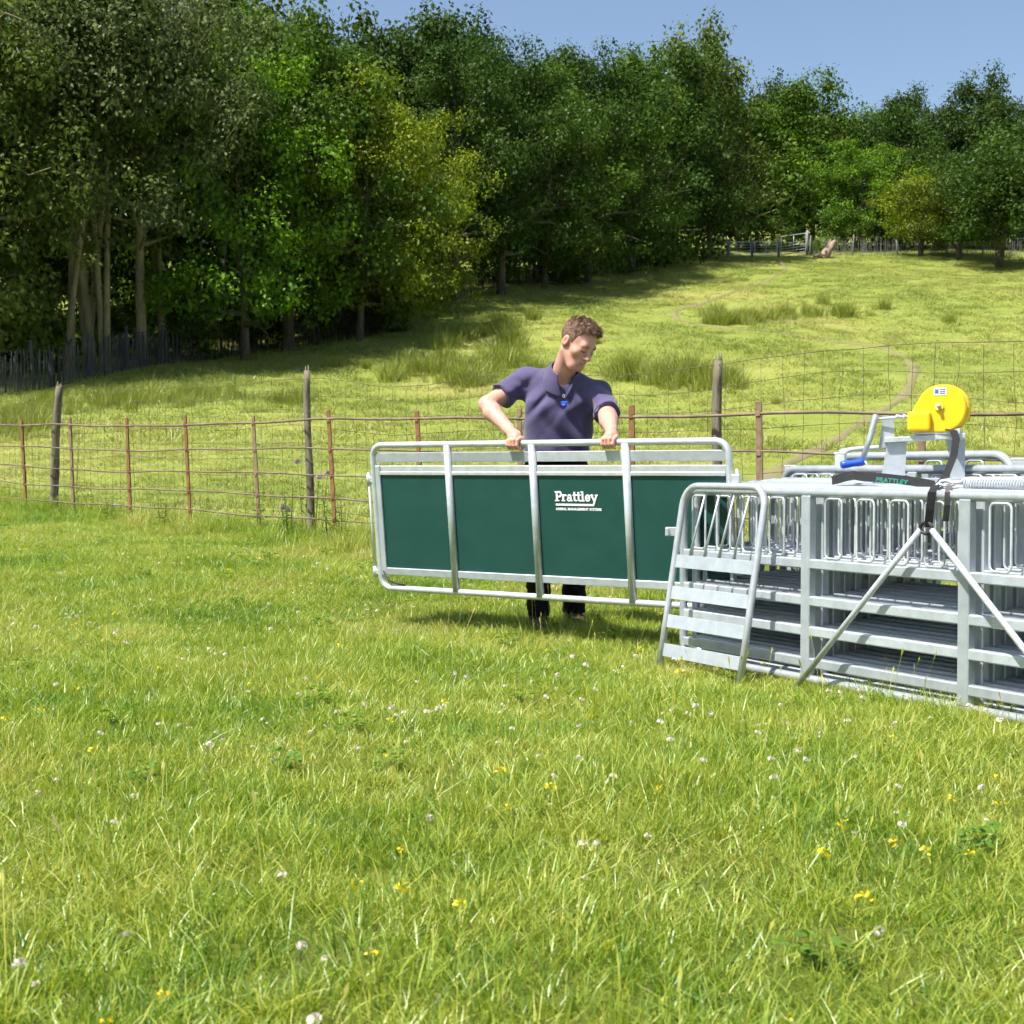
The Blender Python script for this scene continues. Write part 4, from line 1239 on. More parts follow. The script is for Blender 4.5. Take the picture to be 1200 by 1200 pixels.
# ------------------------------------------------------------------ hurdles stacked upright
S_O = np.array([1.25, 5.89]); S_T = np.array([0.51, -0.86]); S_B = np.array([0.86, 0.51])
def stack_matrix(s, off, z, lean=0.0, yaw=0.0):
    p = S_O+S_T*s+S_B*off
    a = math.atan2(S_T[1], S_T[0])
    return Matrix.Translation(Vector((p[0], p[1], float(H(p[0], p[1]))*0.0+z))) @ Matrix.Rotation(a+yaw, 4, 'Z') @ Matrix.Rotation(lean, 4, 'X')
HL, HH = 2.60, 0.820
RAILS = [0.092, 0.227, 0.357, 0.516]
loop_mb = MB(); loop_mb.tube(arc_rect(0, 0.545, 0.096, HH-0.024, 0.022, 4), 0.0052, 6, closed=True); loop_me = loop_mb.mesh('loop', M_galv2)
fr_mb = MB(); fr_mb.tube(arc_rect(0, 0.018, HL, HH, 0.085, 6), 0.020, 10, closed=True); frame_me = fr_mb.mesh('frame', M_galv)
rl_mb = MB(); rl_mb.box((0.018, -0.018, -0.021), (HL-0.018, 0.018, 0.021), 0.005); rail_me = rl_mb.mesh('rail', M_galv)
po_mb = MB(); po_mb.box((-0.027, -0.0205, 0.03), (0.027, 0.0205, HH-0.012), 0.004); post_me = po_mb.mesh('post', M_galv)
def hurdle(matrix, label, simple=False):
    o = empty('sheep_hurdle', matrix=matrix)
    tag(o, label, 'hurdle', 'hurdles in the upright stack')
    obj('frame', frame_me, o)
    for z in RAILS: obj('rail', rail_me, o, (0, 0, z))
    for x in (0.865, 1.72): obj('post', post_me, o, (x, 0, 0))
    for b0 in (0.0, 0.865, 1.72):
        for k in range(4):
            x = b0+0.115+0.182*k
            if b0 == 0: x -= 0.03
            if x+0.096 > b0+0.85: continue
            obj('loop', loop_me, o, (x, -0.012, 0))
    return o
ords = ['front', 'second', 'third', 'fourth', 'fifth', 'sixth', 'seventh', 'eighth', 'ninth', 'tenth', 'eleventh', 'twelfth']
for k in range(12):
    lb = 'foremost galvanised hurdle of the upright stack, behind the small leaning gate' if k == 0 else 'galvanised hurdle in the upright stack, %s from the front' % ords[k]
    jx = 0 if k == 0 else random.uniform(-0.015, 0.015)
    zup = 0.005*k if k < 9 else 0.045+0.055
    hurdle(stack_matrix(-0.822+jx, 0.070*k, 0.0+zup, random.uniform(-0.006, 0.006) if k else 0), lb)

# short taller gate at the back
mb = MB()
bk = empty('short_hooped_gate', matrix=stack_matrix(-0.75, 0.93, 0.05))
tag(bk, 'short galvanised hooped gate standing higher at the back of the stack', 'gate')
mb = MB(); mb.tube(arc_rect(0, 0.0, 1.10, 0.935, 0.11, 7), 0.021, 10, closed=True); mb.build('frame', M_galv, bk)
for z in (0.15, 0.3, 0.45, 0.62):
    mb = MB(); mb.box((0.018, -0.016, z-0.02), (1.082, 0.016, z+0.02), 0.004); mb.build('rail', M_galv, bk)
for k in range(4):
    mb = MB(); mb.tube(arc_rect(0.12+0.24*k, 0.655, 0.22+0.24*k, 0.91, 0.022, 4, -0.01), 0.0052, 6, closed=True); mb.build('loop', M_galv2, bk)

# square posts with plates sticking up behind the stack
def stub_post(px, d, py_top, w, label, cap=True):
    x = (px-600)/F_PX*d
    ztop = CAM_Z+(HORIZON-py_top)/F_PX*d
    o = empty('square_post', (x, d, 0)); tag(o, label, 'post', 'square posts of the stack frame')
    o.rotation_euler = (0, 0, math.atan2(S_T[1], S_T[0])+0.6)
    mb = MB(); mb.box((-w/2, -w/2, -0.05), (w/2, w/2, ztop), 0.004); mb.build('tube', M_galv2, o)
    mb = MB(); mb.box((-w/2-0.002, -w/2-0.002, ztop+0.001), (w/2+0.002, w/2+0.002, ztop+0.008), 0.002); mb.build('cap', M_white, o)
    return o
stub_post(926, 7.02, 547, 0.048, 'short white capped square post at the left back of the stack')
stub_post(985, 6.62, 532, 0.05, 'white capped square post left of the winch crank')
stub_post(1196, 5.75, 539, 0.07, 'white capped square post at the right edge of the picture')
mb = MB(); mb.tube([W(983, 530, 6.68), W(986, 528, 6.64), W(1012, 525, 6.56), W(1040, 524, 6.48)], 0.011, 8)
rod = mb.build('pull_rod', M_galv2); tag(rod, 'bright round rod running from the square post to the winch bracket', 'rod')

# ------------------------------------------------------------------ small ladder-like gate leaning on the stack
ta, tb = W(803, 568, 6.49), W(899, 574, 5.99)
fa, fb = ta-np.array([S_B[0], S_B[1], 0])*0.155, tb-np.array([S_B[0], S_B[1], 0])*0.155
fa[2] = fb[2] = -0.045
ta[2] = tb[2] = 0.842
xa = (fb-fa)+(tb-ta); xa /= np.linalg.norm(xa)
wid = (np.linalg.norm(fb-fa)+np.linalg.norm(tb-ta))/2
cb, ct = (fa+fb)/2, (ta+tb)/2
za = ct-cb; hgt = np.linalg.norm(za); za /= hgt
ya = np.cross(za, xa); ya /= np.linalg.norm(ya); xa = np.cross(ya, za)
LM = Matrix([[xa[0], ya[0], za[0], cb[0]], [xa[1], ya[1], za[1], cb[1]], [xa[2], ya[2], za[2], cb[2]], [0, 0, 0, 1]])
lad = empty('stop_gate', matrix=LM)
tag(lad, 'narrow galvanised gate with four flat bars leaning against the left end of the stack', 'gate')
hw = wid/2
pth = [(-hw, 0, 0.0), (-hw, 0, 0.3), (-hw, 0, hgt-0.095)]
for i in range(1, 8):
    a = math.radians(180-90*i/7); pth.append((-hw+0.095+0.095*math.cos(a), 0, hgt-0.095+0.095*math.sin(a)))
for i in range(0, 8):
    a = math.radians(90-90*i/7); pth.append((hw-0.095+0.095*math.cos(a), 0, hgt-0.095+0.095*math.sin(a)))
pth += [(hw, 0, 0.3), (hw, 0, 0.0)]
mb = MB(); mb.tube(pth, 0.0165, 10); mb.build('frame', M_galv2, lad)
for z in (0.118, 0.255, 0.390, 0.540):
    mb = MB(); mb.box((-hw+0.010, -0.003, z-0.031), (hw-0.010, 0.003, z+0.031), 0.0015); mb.build('flat_bar', M_galv, lad)
for k in range(4):
    x = -hw+0.11+0.105*k
    mb = MB(); mb.tube([(x-0.02, 0.012, 0.55), (x+0.03, 0.016, hgt-0.03)], 0.0055, 6); mb.build('rod', M_galv2, lad)

# latch tab sticking out at the left end of the stack
mb = MB(); c_ = W(787, 623, 6.62); mb.box((-0.030, -0.010, -0.022), (0.045, 0.010, 0.022), 0.003); mb.box((-0.030, -0.022, -0.018), (-0.016, -0.010, 0.018), 0.002)
o = mb.build('latch_tab', M_galv2, None, tuple(c_)); tag(o, 'small galvanised latch tab at the left end of the hurdle stack', 'latch')

# ------------------------------------------------------------------ inverted V bar clamped to the stack
vb = empty('v_brace', tuple(W(1085, 617, 5.22))); tag(vb, 'inverted V brace of two thin rods strapped to the front of the stack', 'brace')
vo = np.array(vb.location)
apex = W(1086, 619, 5.22)
lf = W(931, 806, 5.78); lf[2] = -0.02
rf = lf+np.array([S_T[0], S_T[1], 0])*1.50; rf[2] = -0.02
for q, sg in ((lf, -1), (rf, 1)):
    st = apex+np.array([S_T[0], S_T[1], 0])*0.028*sg-np.array([0, 0, 0.006])
    mb = MB(); mb.tube([st-vo, st*0.5+q*0.5-vo, q-vo], 0.0125, 8); mb.build('rod', M_galv2, vb)
mb = MB()
A_ = [apex+np.array([S_T[0], S_T[1], 0])*0.03*math.cos(t)+np.array([0, 0, 1])*0.022*math.sin(t)-vo for t in np.linspace(0, 2*math.pi, 14, endpoint=False)]
mb.tube(A_, 0.007, 6, closed=True); mb.build('ring', M_dark, vb)

# ------------------------------------------------------------------ winch on its bracket
def local_frame(origin, yaw):
    return Matrix.Translation(Vector(origin)) @ Matrix.Rotation(yaw, 4, 'Z')
WD = 5.92
sc_ = WD/F_PX
w0 = W(1085, 516, WD)
def wl_(px, py): return ((px-1085)*sc_, (516-py)*sc_)
brk = empty('winch_bracket', matrix=local_frame(w0, math.radians(-16)))
tag(brk, 'galvanised welded bracket carrying the yellow winch on top of the stack', 'bracket')
def plate(poly, y0, y1, name, mat, parent, bev=0.0):
    P_ = [wl_(*p) for p in poly]; n = len(P_)
    V = [(x, y0, z) for x, z in P_]+[(x, y1, z) for x, z in P_]
    area = sum(P_[i][0]*P_[(i+1) % n][1]-P_[(i+1) % n][0]*P_[i][1] for i in range(n))
    Fc = [tuple(range(n)), tuple(range(2*n-1, n-1, -1))]+[((i+1) % n, i, n+i, n+(i+1) % n) for i in range(n)]
    if area < 0: Fc = [f[::-1] for f in Fc]
    me = mesh_from(name, V, Fc, mat)
    if bev > 0:
        bm = bmesh.new(); bm.from_mesh(me)
        ed = [e for e in bm.edges if len(e.link_faces) == 2 and e.calc_face_angle(0) > 0.9]
        bmesh.ops.bevel(bm, geom=ed, offset=bev, segments=3, affect='EDGES', profile=0.5)
        bmesh.ops.recalc_face_normals(bm, faces=bm.faces)
        bm.to_mesh(me); bm.free()
    return obj(name, me, parent)
plate([(1038, 519), (1128, 514), (1128, 508), (1038, 513)], -0.055, 0.055, 'top_beam', M_galv2, brk, 0.003)
plate([(1041, 519), (1063, 518), (1061, 562), (1034, 562)], -0.030, -0.022, 'support_plate', M_galv, brk)
plate([(1041, 519), (1063, 518), (1061, 562), (1034, 562)], 0.022, 0.030, 'support_plate', M_galv, brk)
plate([(1107, 516), (1128, 515), (1128, 560), (1112, 560), (1112, 540)], -0.030, -0.022, 'support_plate', M_galv, brk)
plate([(1107, 516), (1128, 515), (1128, 560), (1112, 560), (1112, 540)], 0.022, 0.030, 'support_plate', M_galv, brk)
plate([(1036, 487), (1048, 487), (1049, 520), (1031, 526)], -0.012, -0.004, 'shaft_plate', M_galv, brk)
plate([(1028, 560), (1135, 560), (1135, 566), (1028, 566)], -0.07, 0.07, 'foot_plate', M_galv, brk, 0.002)

win = empty('hand_winch', matrix=local_frame(w0, math.radians(-24)))
tag(win, 'yellow plastic cased hand winch with a blue crank grip on top of the stack', 'winch')
def teardrop(cx, cy, r, tipx, tipy, tr):
    c = np.array([cx, cy]); t = np.array([tipx, tipy])
    d = np.linalg.norm(t-c); th = math.atan2(t[1]-c[1], t[0]-c[0]); be = math.acos((r-tr)/d)
    out = []
    for a in np.linspace(th+be, th+2*math.pi-be, 22): out.append((cx+r*math.cos(a), cy+r*math.sin(a)))
    for a in np.linspace(th-be, th+be, 8): out.append((tipx+tr*math.cos(a), tipy+tr*math.sin(a)))
    return out
plate(teardrop(1103, 480, 28, 1079, 494, 13), -0.055, 0.000, 'front_case', M_yellow, win, 0.010)
plate(teardrop(1105, 479, 28, 1082, 494, 10), 0.012, 0.085, 'rear_case', M_yellow, win, 0.014)
plate(teardrop(1104, 479.5, 25, 1081, 494, 9), -0.006, 0.018, 'drum', M_yellow, win)
plate([(1066, 483), (1092, 483), (1092, 506), (1066, 506)], -0.085, -0.030, 'gear_case', M_yellow, win, 0.012)
plate([(1072, 505), (1124, 503), (1124, 509), (1072, 510)], -0.05, 0.06, 'base_plate', M_galv2, win, 0.002)
mb = MB(); x_, z_ = wl_(1101, 477)
mb.tube([(x_, -0.050, z_), (x_, -0.064, z_), (x_, -0.064, z_), (x_, -0.066, z_)], [0.020, 0.018, 0.018, 0.010], 14); mb.build('boss', M_yellow, win)
mb = MB(); mb.tube([(x_, -0.066, z_), (x_, -0.082, z_)], 0.0085, 6); mb.build('axle_nut', M_galv2, win)
pl_ = plate([(1094, 455.5), (1109, 455.5), (1109, 464.5), (1094, 464.5)], -0.0565, -0.0545, 'sticker', M_white, win)
plate([(1096, 457.5), (1100, 457.5), (1100, 462.5), (1096, 462.5)], -0.0574, -0.0566, 'sticker_mark', surf_mat('sticker_ink', (0.06, 0.10, 0.22), (0.10, 0.15, 0.30), rough=0.6), win)
for q in (458, 460.3, 462.4):
    plate([(1101.2, q-0.6), (1107.6, q-0.6), (1107.6, q+0.5), (1101.2, q+0.5)], -0.0574, -0.0566, 'sticker_mark', bpy.data.materials['sticker_ink'], win)
mb = MB(); x_, z_ = wl_(1070, 488); x2, z2 = wl_(1030, 491)
mb.tube([(x_, -0.058, z_), (x2, -0.058, z2)], 0.0055, 8)
for xx, rr in ((1073, 0.015), (1067, 0.010), (1062, 0.012), (1057, 0.009), (1054, 0.011)):
    a_, b2 = wl_(xx, 488.5); mb.tube([(a_-0.006, -0.058, b2), (a_+0.006, -0.058, b2)], rr, 6)
mb.build('threaded_shaft', M_galv2, win)
mb = MB(); a_ = wl_(1029, 489); b2 = wl_(1016, 538)
mb.tube([(a_[0], -0.062, a_[1]+0.012), (a_[0], -0.064, a_[1]), ((a_[0]+b2[0])/2+0.004, -0.075, (a_[1]+b2[1])/2), (b2[0], -0.09, b2[1])], [0.010, 0.014, 0.013, 0.012], 10); mb.build('crank_arm', M_galv, win)
mb = MB(); a_ = wl_(1018, 541); b2 = wl_(992, 545)
P_ = [np.array([a_[0], -0.09, a_[1]])*(1-t)+np.array([b2[0], -0.125, b2[1]])*t for t in (0, 0.06, 0.2, 0.5, 0.8, 0.94, 1)]
mb.tube(P_, [0.010, 0.017, 0.0175, 0.015, 0.0175, 0.017, 0.010], 12); mb.build('crank_grip', M_blue, win)

# ------------------------------------------------------------------ straps, hook and spring
strap = MB()
sp_ = [W(1111, 503, 5.84), W(1117, 505, 5.80), W(1120, 515, 5.76), W(1117, 535, 5.68), W(1108, 558, 5.55), W(1101, 566, 5.42), W(1096, 569, 5.30), W(1092, 577, 5.215), W(1090, 598, 5.205), W(1088, 618, 5.21)]
strap.ribbon(sp_, (0.95, 0.30, 0), 0.036, 0.003)
so = strap.build('winch_strap', M_black); tag(so, 'black webbing strap running from the winch down over the front rail', 'strap')
st2 = MB()
st2.ribbon([W(1112, 569, 5.28), W(1111, 577, 5.165), W(1110, 592, 5.16), W(1108, 611, 5.165)], (0.9, 0.42, 0), 0.030, 0.003)
so = st2.build('strap_end', M_tape); tag(so, 'short worn grey strap end hanging over the front rail beside the black strap', 'strap')
lw = empty('loose_strap', tuple(W(975, 570, 6.15))); tag(lw, 'black lettered webbing strap lying loose along the top of the stack', 'strap')
lo_ = np.array(lw.location)
st3 = MB()
pz = [W(1096, 569, 5.44), W(1082, 566, 5.50), W(1062, 563, 5.58), W(1035, 560, 5.70), W(1012, 559, 5.80), W(1000, 557, 5.86), W(990, 559, 5.90), W(980, 562, 5.95), W(975, 563, 5.97)]
st3.ribbon([p-lo_ for p in pz], (0.02, 0.35, 1.0), 0.040, 0.003); st3.build('webbing', M_black, lw)
tm = text_mesh('strap_lettering', 'PRATTLEY', 0.028, M_green_print, 0.185, 0.0006)
a_, b2 = W(1027, 564.5, 5.715), W(1066, 568.5, 5.545)
xd = Vector(b2-a_).normalized(); zd = Vector((0.02, 0.35, 1.0)); zd = (zd-xd*zd.dot(xd)).normalized(); yd = xd.cross(zd)
to = obj('lettering', tm, lw)
to.matrix_world = Matrix.Translation(Vector(a_)-lw.location-yd*-0.004) @ Matrix((( xd.x, zd.x, yd.x, 0), (xd.y, zd.y, yd.y, 0), (xd.z, zd.z, yd.z, 0), (0, 0, 0, 1)))
hk = empty('strap_hook', tuple(W(1108, 572, 5.33))); tag(hk, 'small galvanised hook joining the strap to the coil spring', 'hook')
ho = np.array(hk.location)
mb = MB(); mb.tube([p-ho for p in (W(1098, 570, 5.36), W(1103, 564, 5.36), W(1110, 563, 5.34), W(1116, 566, 5.32), W(1123, 565, 5.31), W(1133, 566.5, 5.30))], 0.008, 8); mb.build('shank', M_galv2, hk)
mb = MB(); mb.tube([p-ho for p in (W(1094, 572, 5.31), W(1099, 567, 5.31), W(1106, 569, 5.30), W(1112, 570, 5.29), W(1118, 568, 5.29))], 0.006, 6); mb.build('gate_wire', M_galv, hk)
spA, spB = W(1132, 566.5, 5.30), W(1250, 566, 4.80)
ax_ = spB-spA; Ls = np.linalg.norm(ax_); ax_ /= Ls
n1 = np.cross(ax_, [0, 0, 1.0]); n1 /= np.linalg.norm(n1); n2 = np.cross(n1, ax_)
turns = int(Ls/0.0145)
T_ = np.linspace(0, 1, turns*12)
mb = MB(); mb.tube([spA+ax_*Ls*t+0.023*(n1*math.cos(t*turns*2*math.pi)+n2*math.sin(t*turns*2*math.pi)) for t in T_], 0.0036, 5)
so = mb.build('coil_spring', M_galv2); tag(so, 'bright steel coil spring lying along the front rail at the right', 'spring')

# ------------------------------------------------------------------ the man
def unit(v): v = np.array(v, float); return v/np.linalg.norm(v)
SL, SR = W(613, 449, 7.60), W(702, 464, 7.46)
NB = W(659, 442, 7.47)
HC = W(677, 403, 7.33)
EL, WL = W(571, 474, 7.47), W(596, 503, 7.27)
ER, WR = W(712, 488, 7.24), W(716.5, 505, 7.01)
CH, BE = W(655, 480, 7.52), W(650, 522, 7.58)
PEL = W(650, 545, 7.62)
def rail_pt(px):
    a = (px-600)/F_PX
    t = (a*G_TOPL[1]-G_TOPL[0])/(G_T[0]-a*G_T[1])
    return G_TOPL+G_T*t
yaw, pit, rol = math.radians(40), math.radians(33), math.radians(8)
Fh = np.array([math.sin(yaw), -math.cos(yaw), 0]); Rh = np.array([math.cos(yaw), math.sin(yaw), 0])   # Rh: towards our right
Fw = Fh*math.cos(pit)-np.array([0, 0, 1])*math.sin(pit); Up = Fh*math.sin(pit)+np.array([0, 0, 1])*math.cos(pit)
R2 = Rh*math.cos(rol)-Up*math.sin(rol); U2 = Up*math.cos(rol)+Rh*math.sin(rol)
HM = np.stack([R2, Fw, U2], 1)
HS = 1.06
def hp(x, y, z): return HC+HM@(np.array([x, y, z])*HS)

person = empty('person', (float(PEL[0]), float(PEL[1]), 0.0))
tag(person, 'man in purple polo shirt and dark trousers leaning over the gate', 'person')
pv = Vector(person.location)
def pchild(name, me):
    o = obj(name, me, person); o.location = -pv
    return o

body = SDF((-0.24, 6.78, 0.84), (0.66, 7.74, 1.79), 0.0037)
B = body
# head
B.ell(hp(0, -0.012, 0.035), np.array([0.076, 0.098, 0.086])*HS, HM, 0.01)
B.ell(hp(0, 0.030, -0.035), np.array([0.060, 0.062, 0.078])*HS, HM, 0.03)
B.cone(hp(-0.022, 0.062, -0.100), hp(0.022, 0.062, -0.100), 0.020*HS, 0.020*HS, 0.035)
for sx in (-1, 1):
    B.cone(hp(0.052*sx, -0.005, -0.050), hp(0.028*sx, 0.055, -0.098), 0.017*HS, 0.016*HS, 0.03)
    B.ell(hp(0.042*sx, 0.058, -0.022), np.array([0.022, 0.022, 0.020])*HS, HM, 0.025)
B.cone(hp(-0.034, 0.079, 0.024), hp(0.034, 0.079, 0.024), 0.0105*HS, 0.0105*HS, 0.03)
for sx in (-1, 1):
    B.ell(hp(0.031*sx, 0.097, 0.003), np.array([0.021, 0.017, 0.014])*HS, HM, 0.010, 'sub')
    B.ell(hp(0.031*sx, 0.076, 0.001), np.array([0.016, 0.012, 0.012])*HS, HM, 0.006)
B.cone(hp(0, 0.088, 0.014), hp(0, 0.113, -0.030), 0.009*HS, 0.0125*HS, 0.012)
for sx in (-1, 1): B.ell(hp(0.012*sx, 0.100, -0.034), np.array([0.009, 0.011, 0.008])*HS, HM, 0.008)
B.cone(hp(-0.020, 0.086, -0.058), hp(0.020, 0.086, -0.058), 0.0085*HS, 0.0085*HS, 0.010)
B.cone(hp(-0.017, 0.084, -0.074), hp(0.017, 0.084, -0.074), 0.0085*HS, 0.0085*HS, 0.010)
B.ell(hp(0, 0.094, -0.066), np.array([0.020, 0.012, 0.0048])*HS, HM, 0.003, 'sub')
for sx in (-1, 1):
    B.ell(hp(0.077*sx, -0.012, -0.006), np.array([0.012, 0.021, 0.032])*HS, HM, 0.006)
    B.ell(hp(0.090*sx, -0.006, -0.002), np.array([0.008, 0.011, 0.017])*HS, HM, 0.005, 'sub')
# neck and core of the torso
B.cone(hp(0, -0.022, -0.055), NB+np.array([0, 0.01, 0.0]), 0.058, 0.066, 0.03)
B.cone(NB+np.array([0, 0.02, -0.02]), CH+np.array([0, 0.02, 0]), 0.06, 0.08, 0.04)
B.cone(CH+np.array([0, 0.02, 0]), PEL+np.array([0, 0.02, 0]), 0.08, 0.08, 0.04)
# arms
B.cone(SL, EL, 0.058, 0.044, 0.02); B.cone(NB+np.array([0, 0.02, -0.05]), SL, 0.05, 0.055, 0.03); B.cone(NB+np.array([0, 0.02, -0.05]), SR, 0.05, 0.055, 0.03)
mL = EL*0.68+WL*0.32+np.array([-0.006, 0, 0.0])
B.cone(EL, mL, 0.045, 0.048, 0.02); B.cone(mL, WL, 0.048, 0.031, 0.02)
B.cone(SR, ER, 0.056, 0.046, 0.02)
mR = ER*0.68+WR*0.32
B.cone(ER, mR, 0.046, 0.048, 0.02); B.cone(mR, WR, 0.048, 0.031, 0.02)
# hands closed over the top rail
def hand(wr, px, sgn):
    c = rail_pt(px); up = np.array([0, 0, 1.0])
    kn = c+up*0.030-G_N*0.004                       # knuckle line above the rail
    dw = unit(wr-kn); tw = unit(G_T-dw*(dw@G_T))
    B.ell((kn*0.80+wr*0.20), (0.036, 0.030, 0.017), np.stack([tw, dw, np.cross(tw, dw)], 1), 0.014)
    B.cone(wr, kn, 0.029, 0.030, 0.02)
    for i in range(4):
        o = (i-1.5)*0.0215*sgn
        ln = (0.94, 1.05, 1.0, 0.82)[i]
        p0 = kn+G_T*o+up*(-0.001 if i in (0, 3) else 0.003)
        p1 = c+G_T*o*0.98+up*0.016*ln+G_N*0.031*ln
        p2 = c+G_T*o*0.95-up*0.012*ln+G_N*0.031
        p3 = c+G_T*o*0.92-up*0.029+G_N*0.010
        B.cone(p0, p1, 0.0112, 0.0098, 0.002); B.cone(p1, p2, 0.0098, 0.0092, 0.002); B.cone(p2, p3, 0.0092, 0.0082, 0.002)
    # thumb leaves the side of the palm and lies along the rail
    b0 = (kn*0.88+wr*0.12)-G_T*0.020*sgn-up*0.014
    p1 = c-G_T*0.037*sgn+up*0.020-G_N*0.010; p2 = c-G_T*0.044*sgn-up*0.006-G_N*0.026; p3 = c-G_T*0.036*sgn-up*0.026-G_N*0.012
    B.cone(b0, p1, 0.0155, 0.0125, 0.010); B.cone(p1, p2, 0.012, 0.0105, 0.004); B.cone(p2, p3, 0.0105, 0.0085, 0.004)
hand(WL, 604, -1)
hand(WR, 715.5, 1)
# legs (inside the trousers)
HL_, HR_ = W(633, 560, 7.62), W(668, 560, 7.66)
KL, KR = np.array([0.150, 7.56, 0.52]), np.array([0.350, 7.66, 0.52])
AL, AR = np.array([(631-600)/F_PX*7.62, 7.62, 0.11]), np.array([(673-600)/F_PX*7.80, 7.80, 0.12])
def skin_material():
    m, N, L = new_mat('skin')
    out = N.new('ShaderNodeOutputMaterial'); b = N.new('ShaderNodeBsdfPrincipled')
    at = N.new('ShaderNodeAttribute'); at.attribute_name = 'tint'
    tc = N.new('ShaderNodeTexCoord'); nz = N.new('ShaderNodeTexNoise'); nz.inputs['Scale'].default_value = 28; nz.inputs['Detail'].default_value = 5
    L.new(tc.outputs['Object'], nz.inputs['Vector'])
    r = ramp(N, [(0.3, (0.52, 0.27, 0.20)), (0.7, (0.63, 0.35, 0.265))]); L.new(nz.outputs['Fac'], r.inputs[0])
    mx = N.new('ShaderNodeMix'); mx.data_type = 'RGBA'; mx.inputs['B'].default_value = (0.42, 0.13, 0.105, 1)
    L.new(at.outputs['Fac'], mx.inputs['Factor']); L.new(r.outputs[0], mx.inputs['A']); L.new(mx.outputs['Result'], b.inputs['Base Color'])
    b.inputs['Roughness'].default_value = 0.5
    b.inputs['Subsurface Weight'].default_value = 0.12; b.inputs['Subsurface Radius'].default_value = (0.02, 0.008, 0.004); b.inputs['Subsurface Scale'].default_value = 0.6
    L.new(b.outputs[0], out.inputs[0])
    return m
bme = B.mesh('body', skin_material())
co = np.empty(len(bme.vertices)*3, np.float32); bme.vertices.foreach_get('co', co); co = co.reshape(-1, 3)
lc = ((co-HC)@HM)/HS
def gb(c, r): return np.exp(-(((lc-np.array(c))/np.array(r))**2).sum(1))
tint = 0.75*gb((0, 0.095, -0.066), (0.020, 0.02, 0.011))+0.35*gb((0.045, 0.06, -0.03), (0.02, 0.03, 0.02))+0.35*gb((-0.045, 0.06, -0.03), (0.02, 0.03, 0.02))+0.4*gb((0, 0.113, -0.03), (0.014, 0.014, 0.014))
tint += 0.4*gb((-0.08, -0.012, -0.006), (0.02, 0.02, 0.03))+0.4*gb((0.08, -0.012, -0.006), (0.02, 0.02, 0.03))
for c_ in (rail_pt(604), rail_pt(715.5)):
    tint += 0.25*np.exp(-((co-c_)**2).sum(1)/0.05**2)
tint += 0.22*np.exp(-((co-EL)**2).sum(1)/0.06**2)
at = bme.attributes.new('tint', 'FLOAT', 'POINT'); at.data.foreach_set('value', np.clip(tint, 0, 1).astype(np.float32))
pchild('body', bme)

# hair: short sides, longer tousled top
hair = SDF(HC-0.16, HC+0.17, 0.0034)
hair.ell(hp(0, -0.016, 0.036), np.array([0.0805, 0.101, 0.089])*HS, HM, 0.01)
hair.ell(hp(0.0, 0.010, 0.090), np.array([0.062, 0.082, 0.033])*HS, HM, 0.03)
hair.ell(hp(0.004, 0.046, 0.092), np.array([0.044, 0.034, 0.026])*HS, HM, 0.025)
x, y, z = hair._xyz(tuple(slice(0, len(a)) for a in hair.ax))
l0 = ((x-HC[0])*HM[0, 0]+(y-HC[1])*HM[1, 0]+(z-HC[2])*HM[2, 0])/HS
l1 = ((x-HC[0])*HM[0, 1]+(y-HC[1])*HM[1, 1]+(z-HC[2])*HM[2, 1])/HS
l2 = ((x-HC[0])*HM[0, 2]+(y-HC[1])*HM[1, 2]+(z-HC[2])*HM[2, 2])/HS
topw = np.clip((l2-0.055)/0.05, 0, 1)
disp = 0.6*(0.0045*np.sin(l0*210+l1*70+2*np.sin(l1*60))*np.sin(l1*120+l0*60)+0.0045*np.sin(l0*95+l1*140+l2*60)+0.003*np.sin(l0*330-l1*210))*(0.25+0.75*topw)
hair.F = (hair.F+disp).astype(np.float32)
line = np.interp(l1.ravel(), [-0.13, -0.075, -0.035, -0.020, 0.004, 0.022, 0.028, 0.050, 0.075, 0.11], [-0.075, -0.060, -0.020, 0.022, 0.020, -0.004, 0.026, 0.078, 0.088, 0.084]).reshape(l1.shape)
line = line + 0.012*np.clip(1-np.abs(l0)/0.04, 0, 1)*(l1 > 0.03)
hair.F = np.maximum(hair.F, ((line-l2)*HS)).astype(np.float32)
M_hair = surf_mat('brown_hair', (0.055, 0.029, 0.015), (0.25, 0.145, 0.078), scale=38, rough=0.55, bump=0.8, bump_scale=160, stretch=(1, 1, 0.5))
hm_ = hair.mesh('hair', M_hair)
pchild('hair', hm_)
# loose tufts on the top
tf = MB(); rg = np.random.default_rng(5)
hv = np.empty(len(hm_.vertices)*3, np.float32); hm_.vertices.foreach_get('co', hv); hv = hv.reshape(-1, 3)
hn = np.empty(len(hm_.vertices)*3, np.float32); hm_.vertices.foreach_get('normal', hn); hn = hn.reshape(-1, 3)
hl = ((hv-HC)@HM)/HS
for k in rg.choice(len(hv), 2600):
    l_ = hl[k]; nl_ = hn[k]@HM
    if nl_[2] < -0.55: continue
    top_ = min(1, max(0, (l_[2]-0.05)/0.05))
    ln = 0.008+0.016*top_*rg.uniform(0.4, 1.1)
    fl = HM@np.array([0.25+rg.normal(0, 0.25), 0.8*top_-0.35*(1-top_)+rg.normal(0, 0.25), 0.25*top_-0.9*(1-top_)])
    d = hn[k]*(0.55+0.25*rg.uniform())+fl*0.75; d /= np.linalg.norm(d)
    p0 = hv[k]-hn[k]*0.003
    tf.tube([p0, p0+d*ln*0.55, p0+d*ln-hn[k]*ln*0.18], [0.0016, 0.0013, 0.0004], 3, caps=False)
pchild('hair_tufts', tf.mesh('hair_tufts', M_hair))
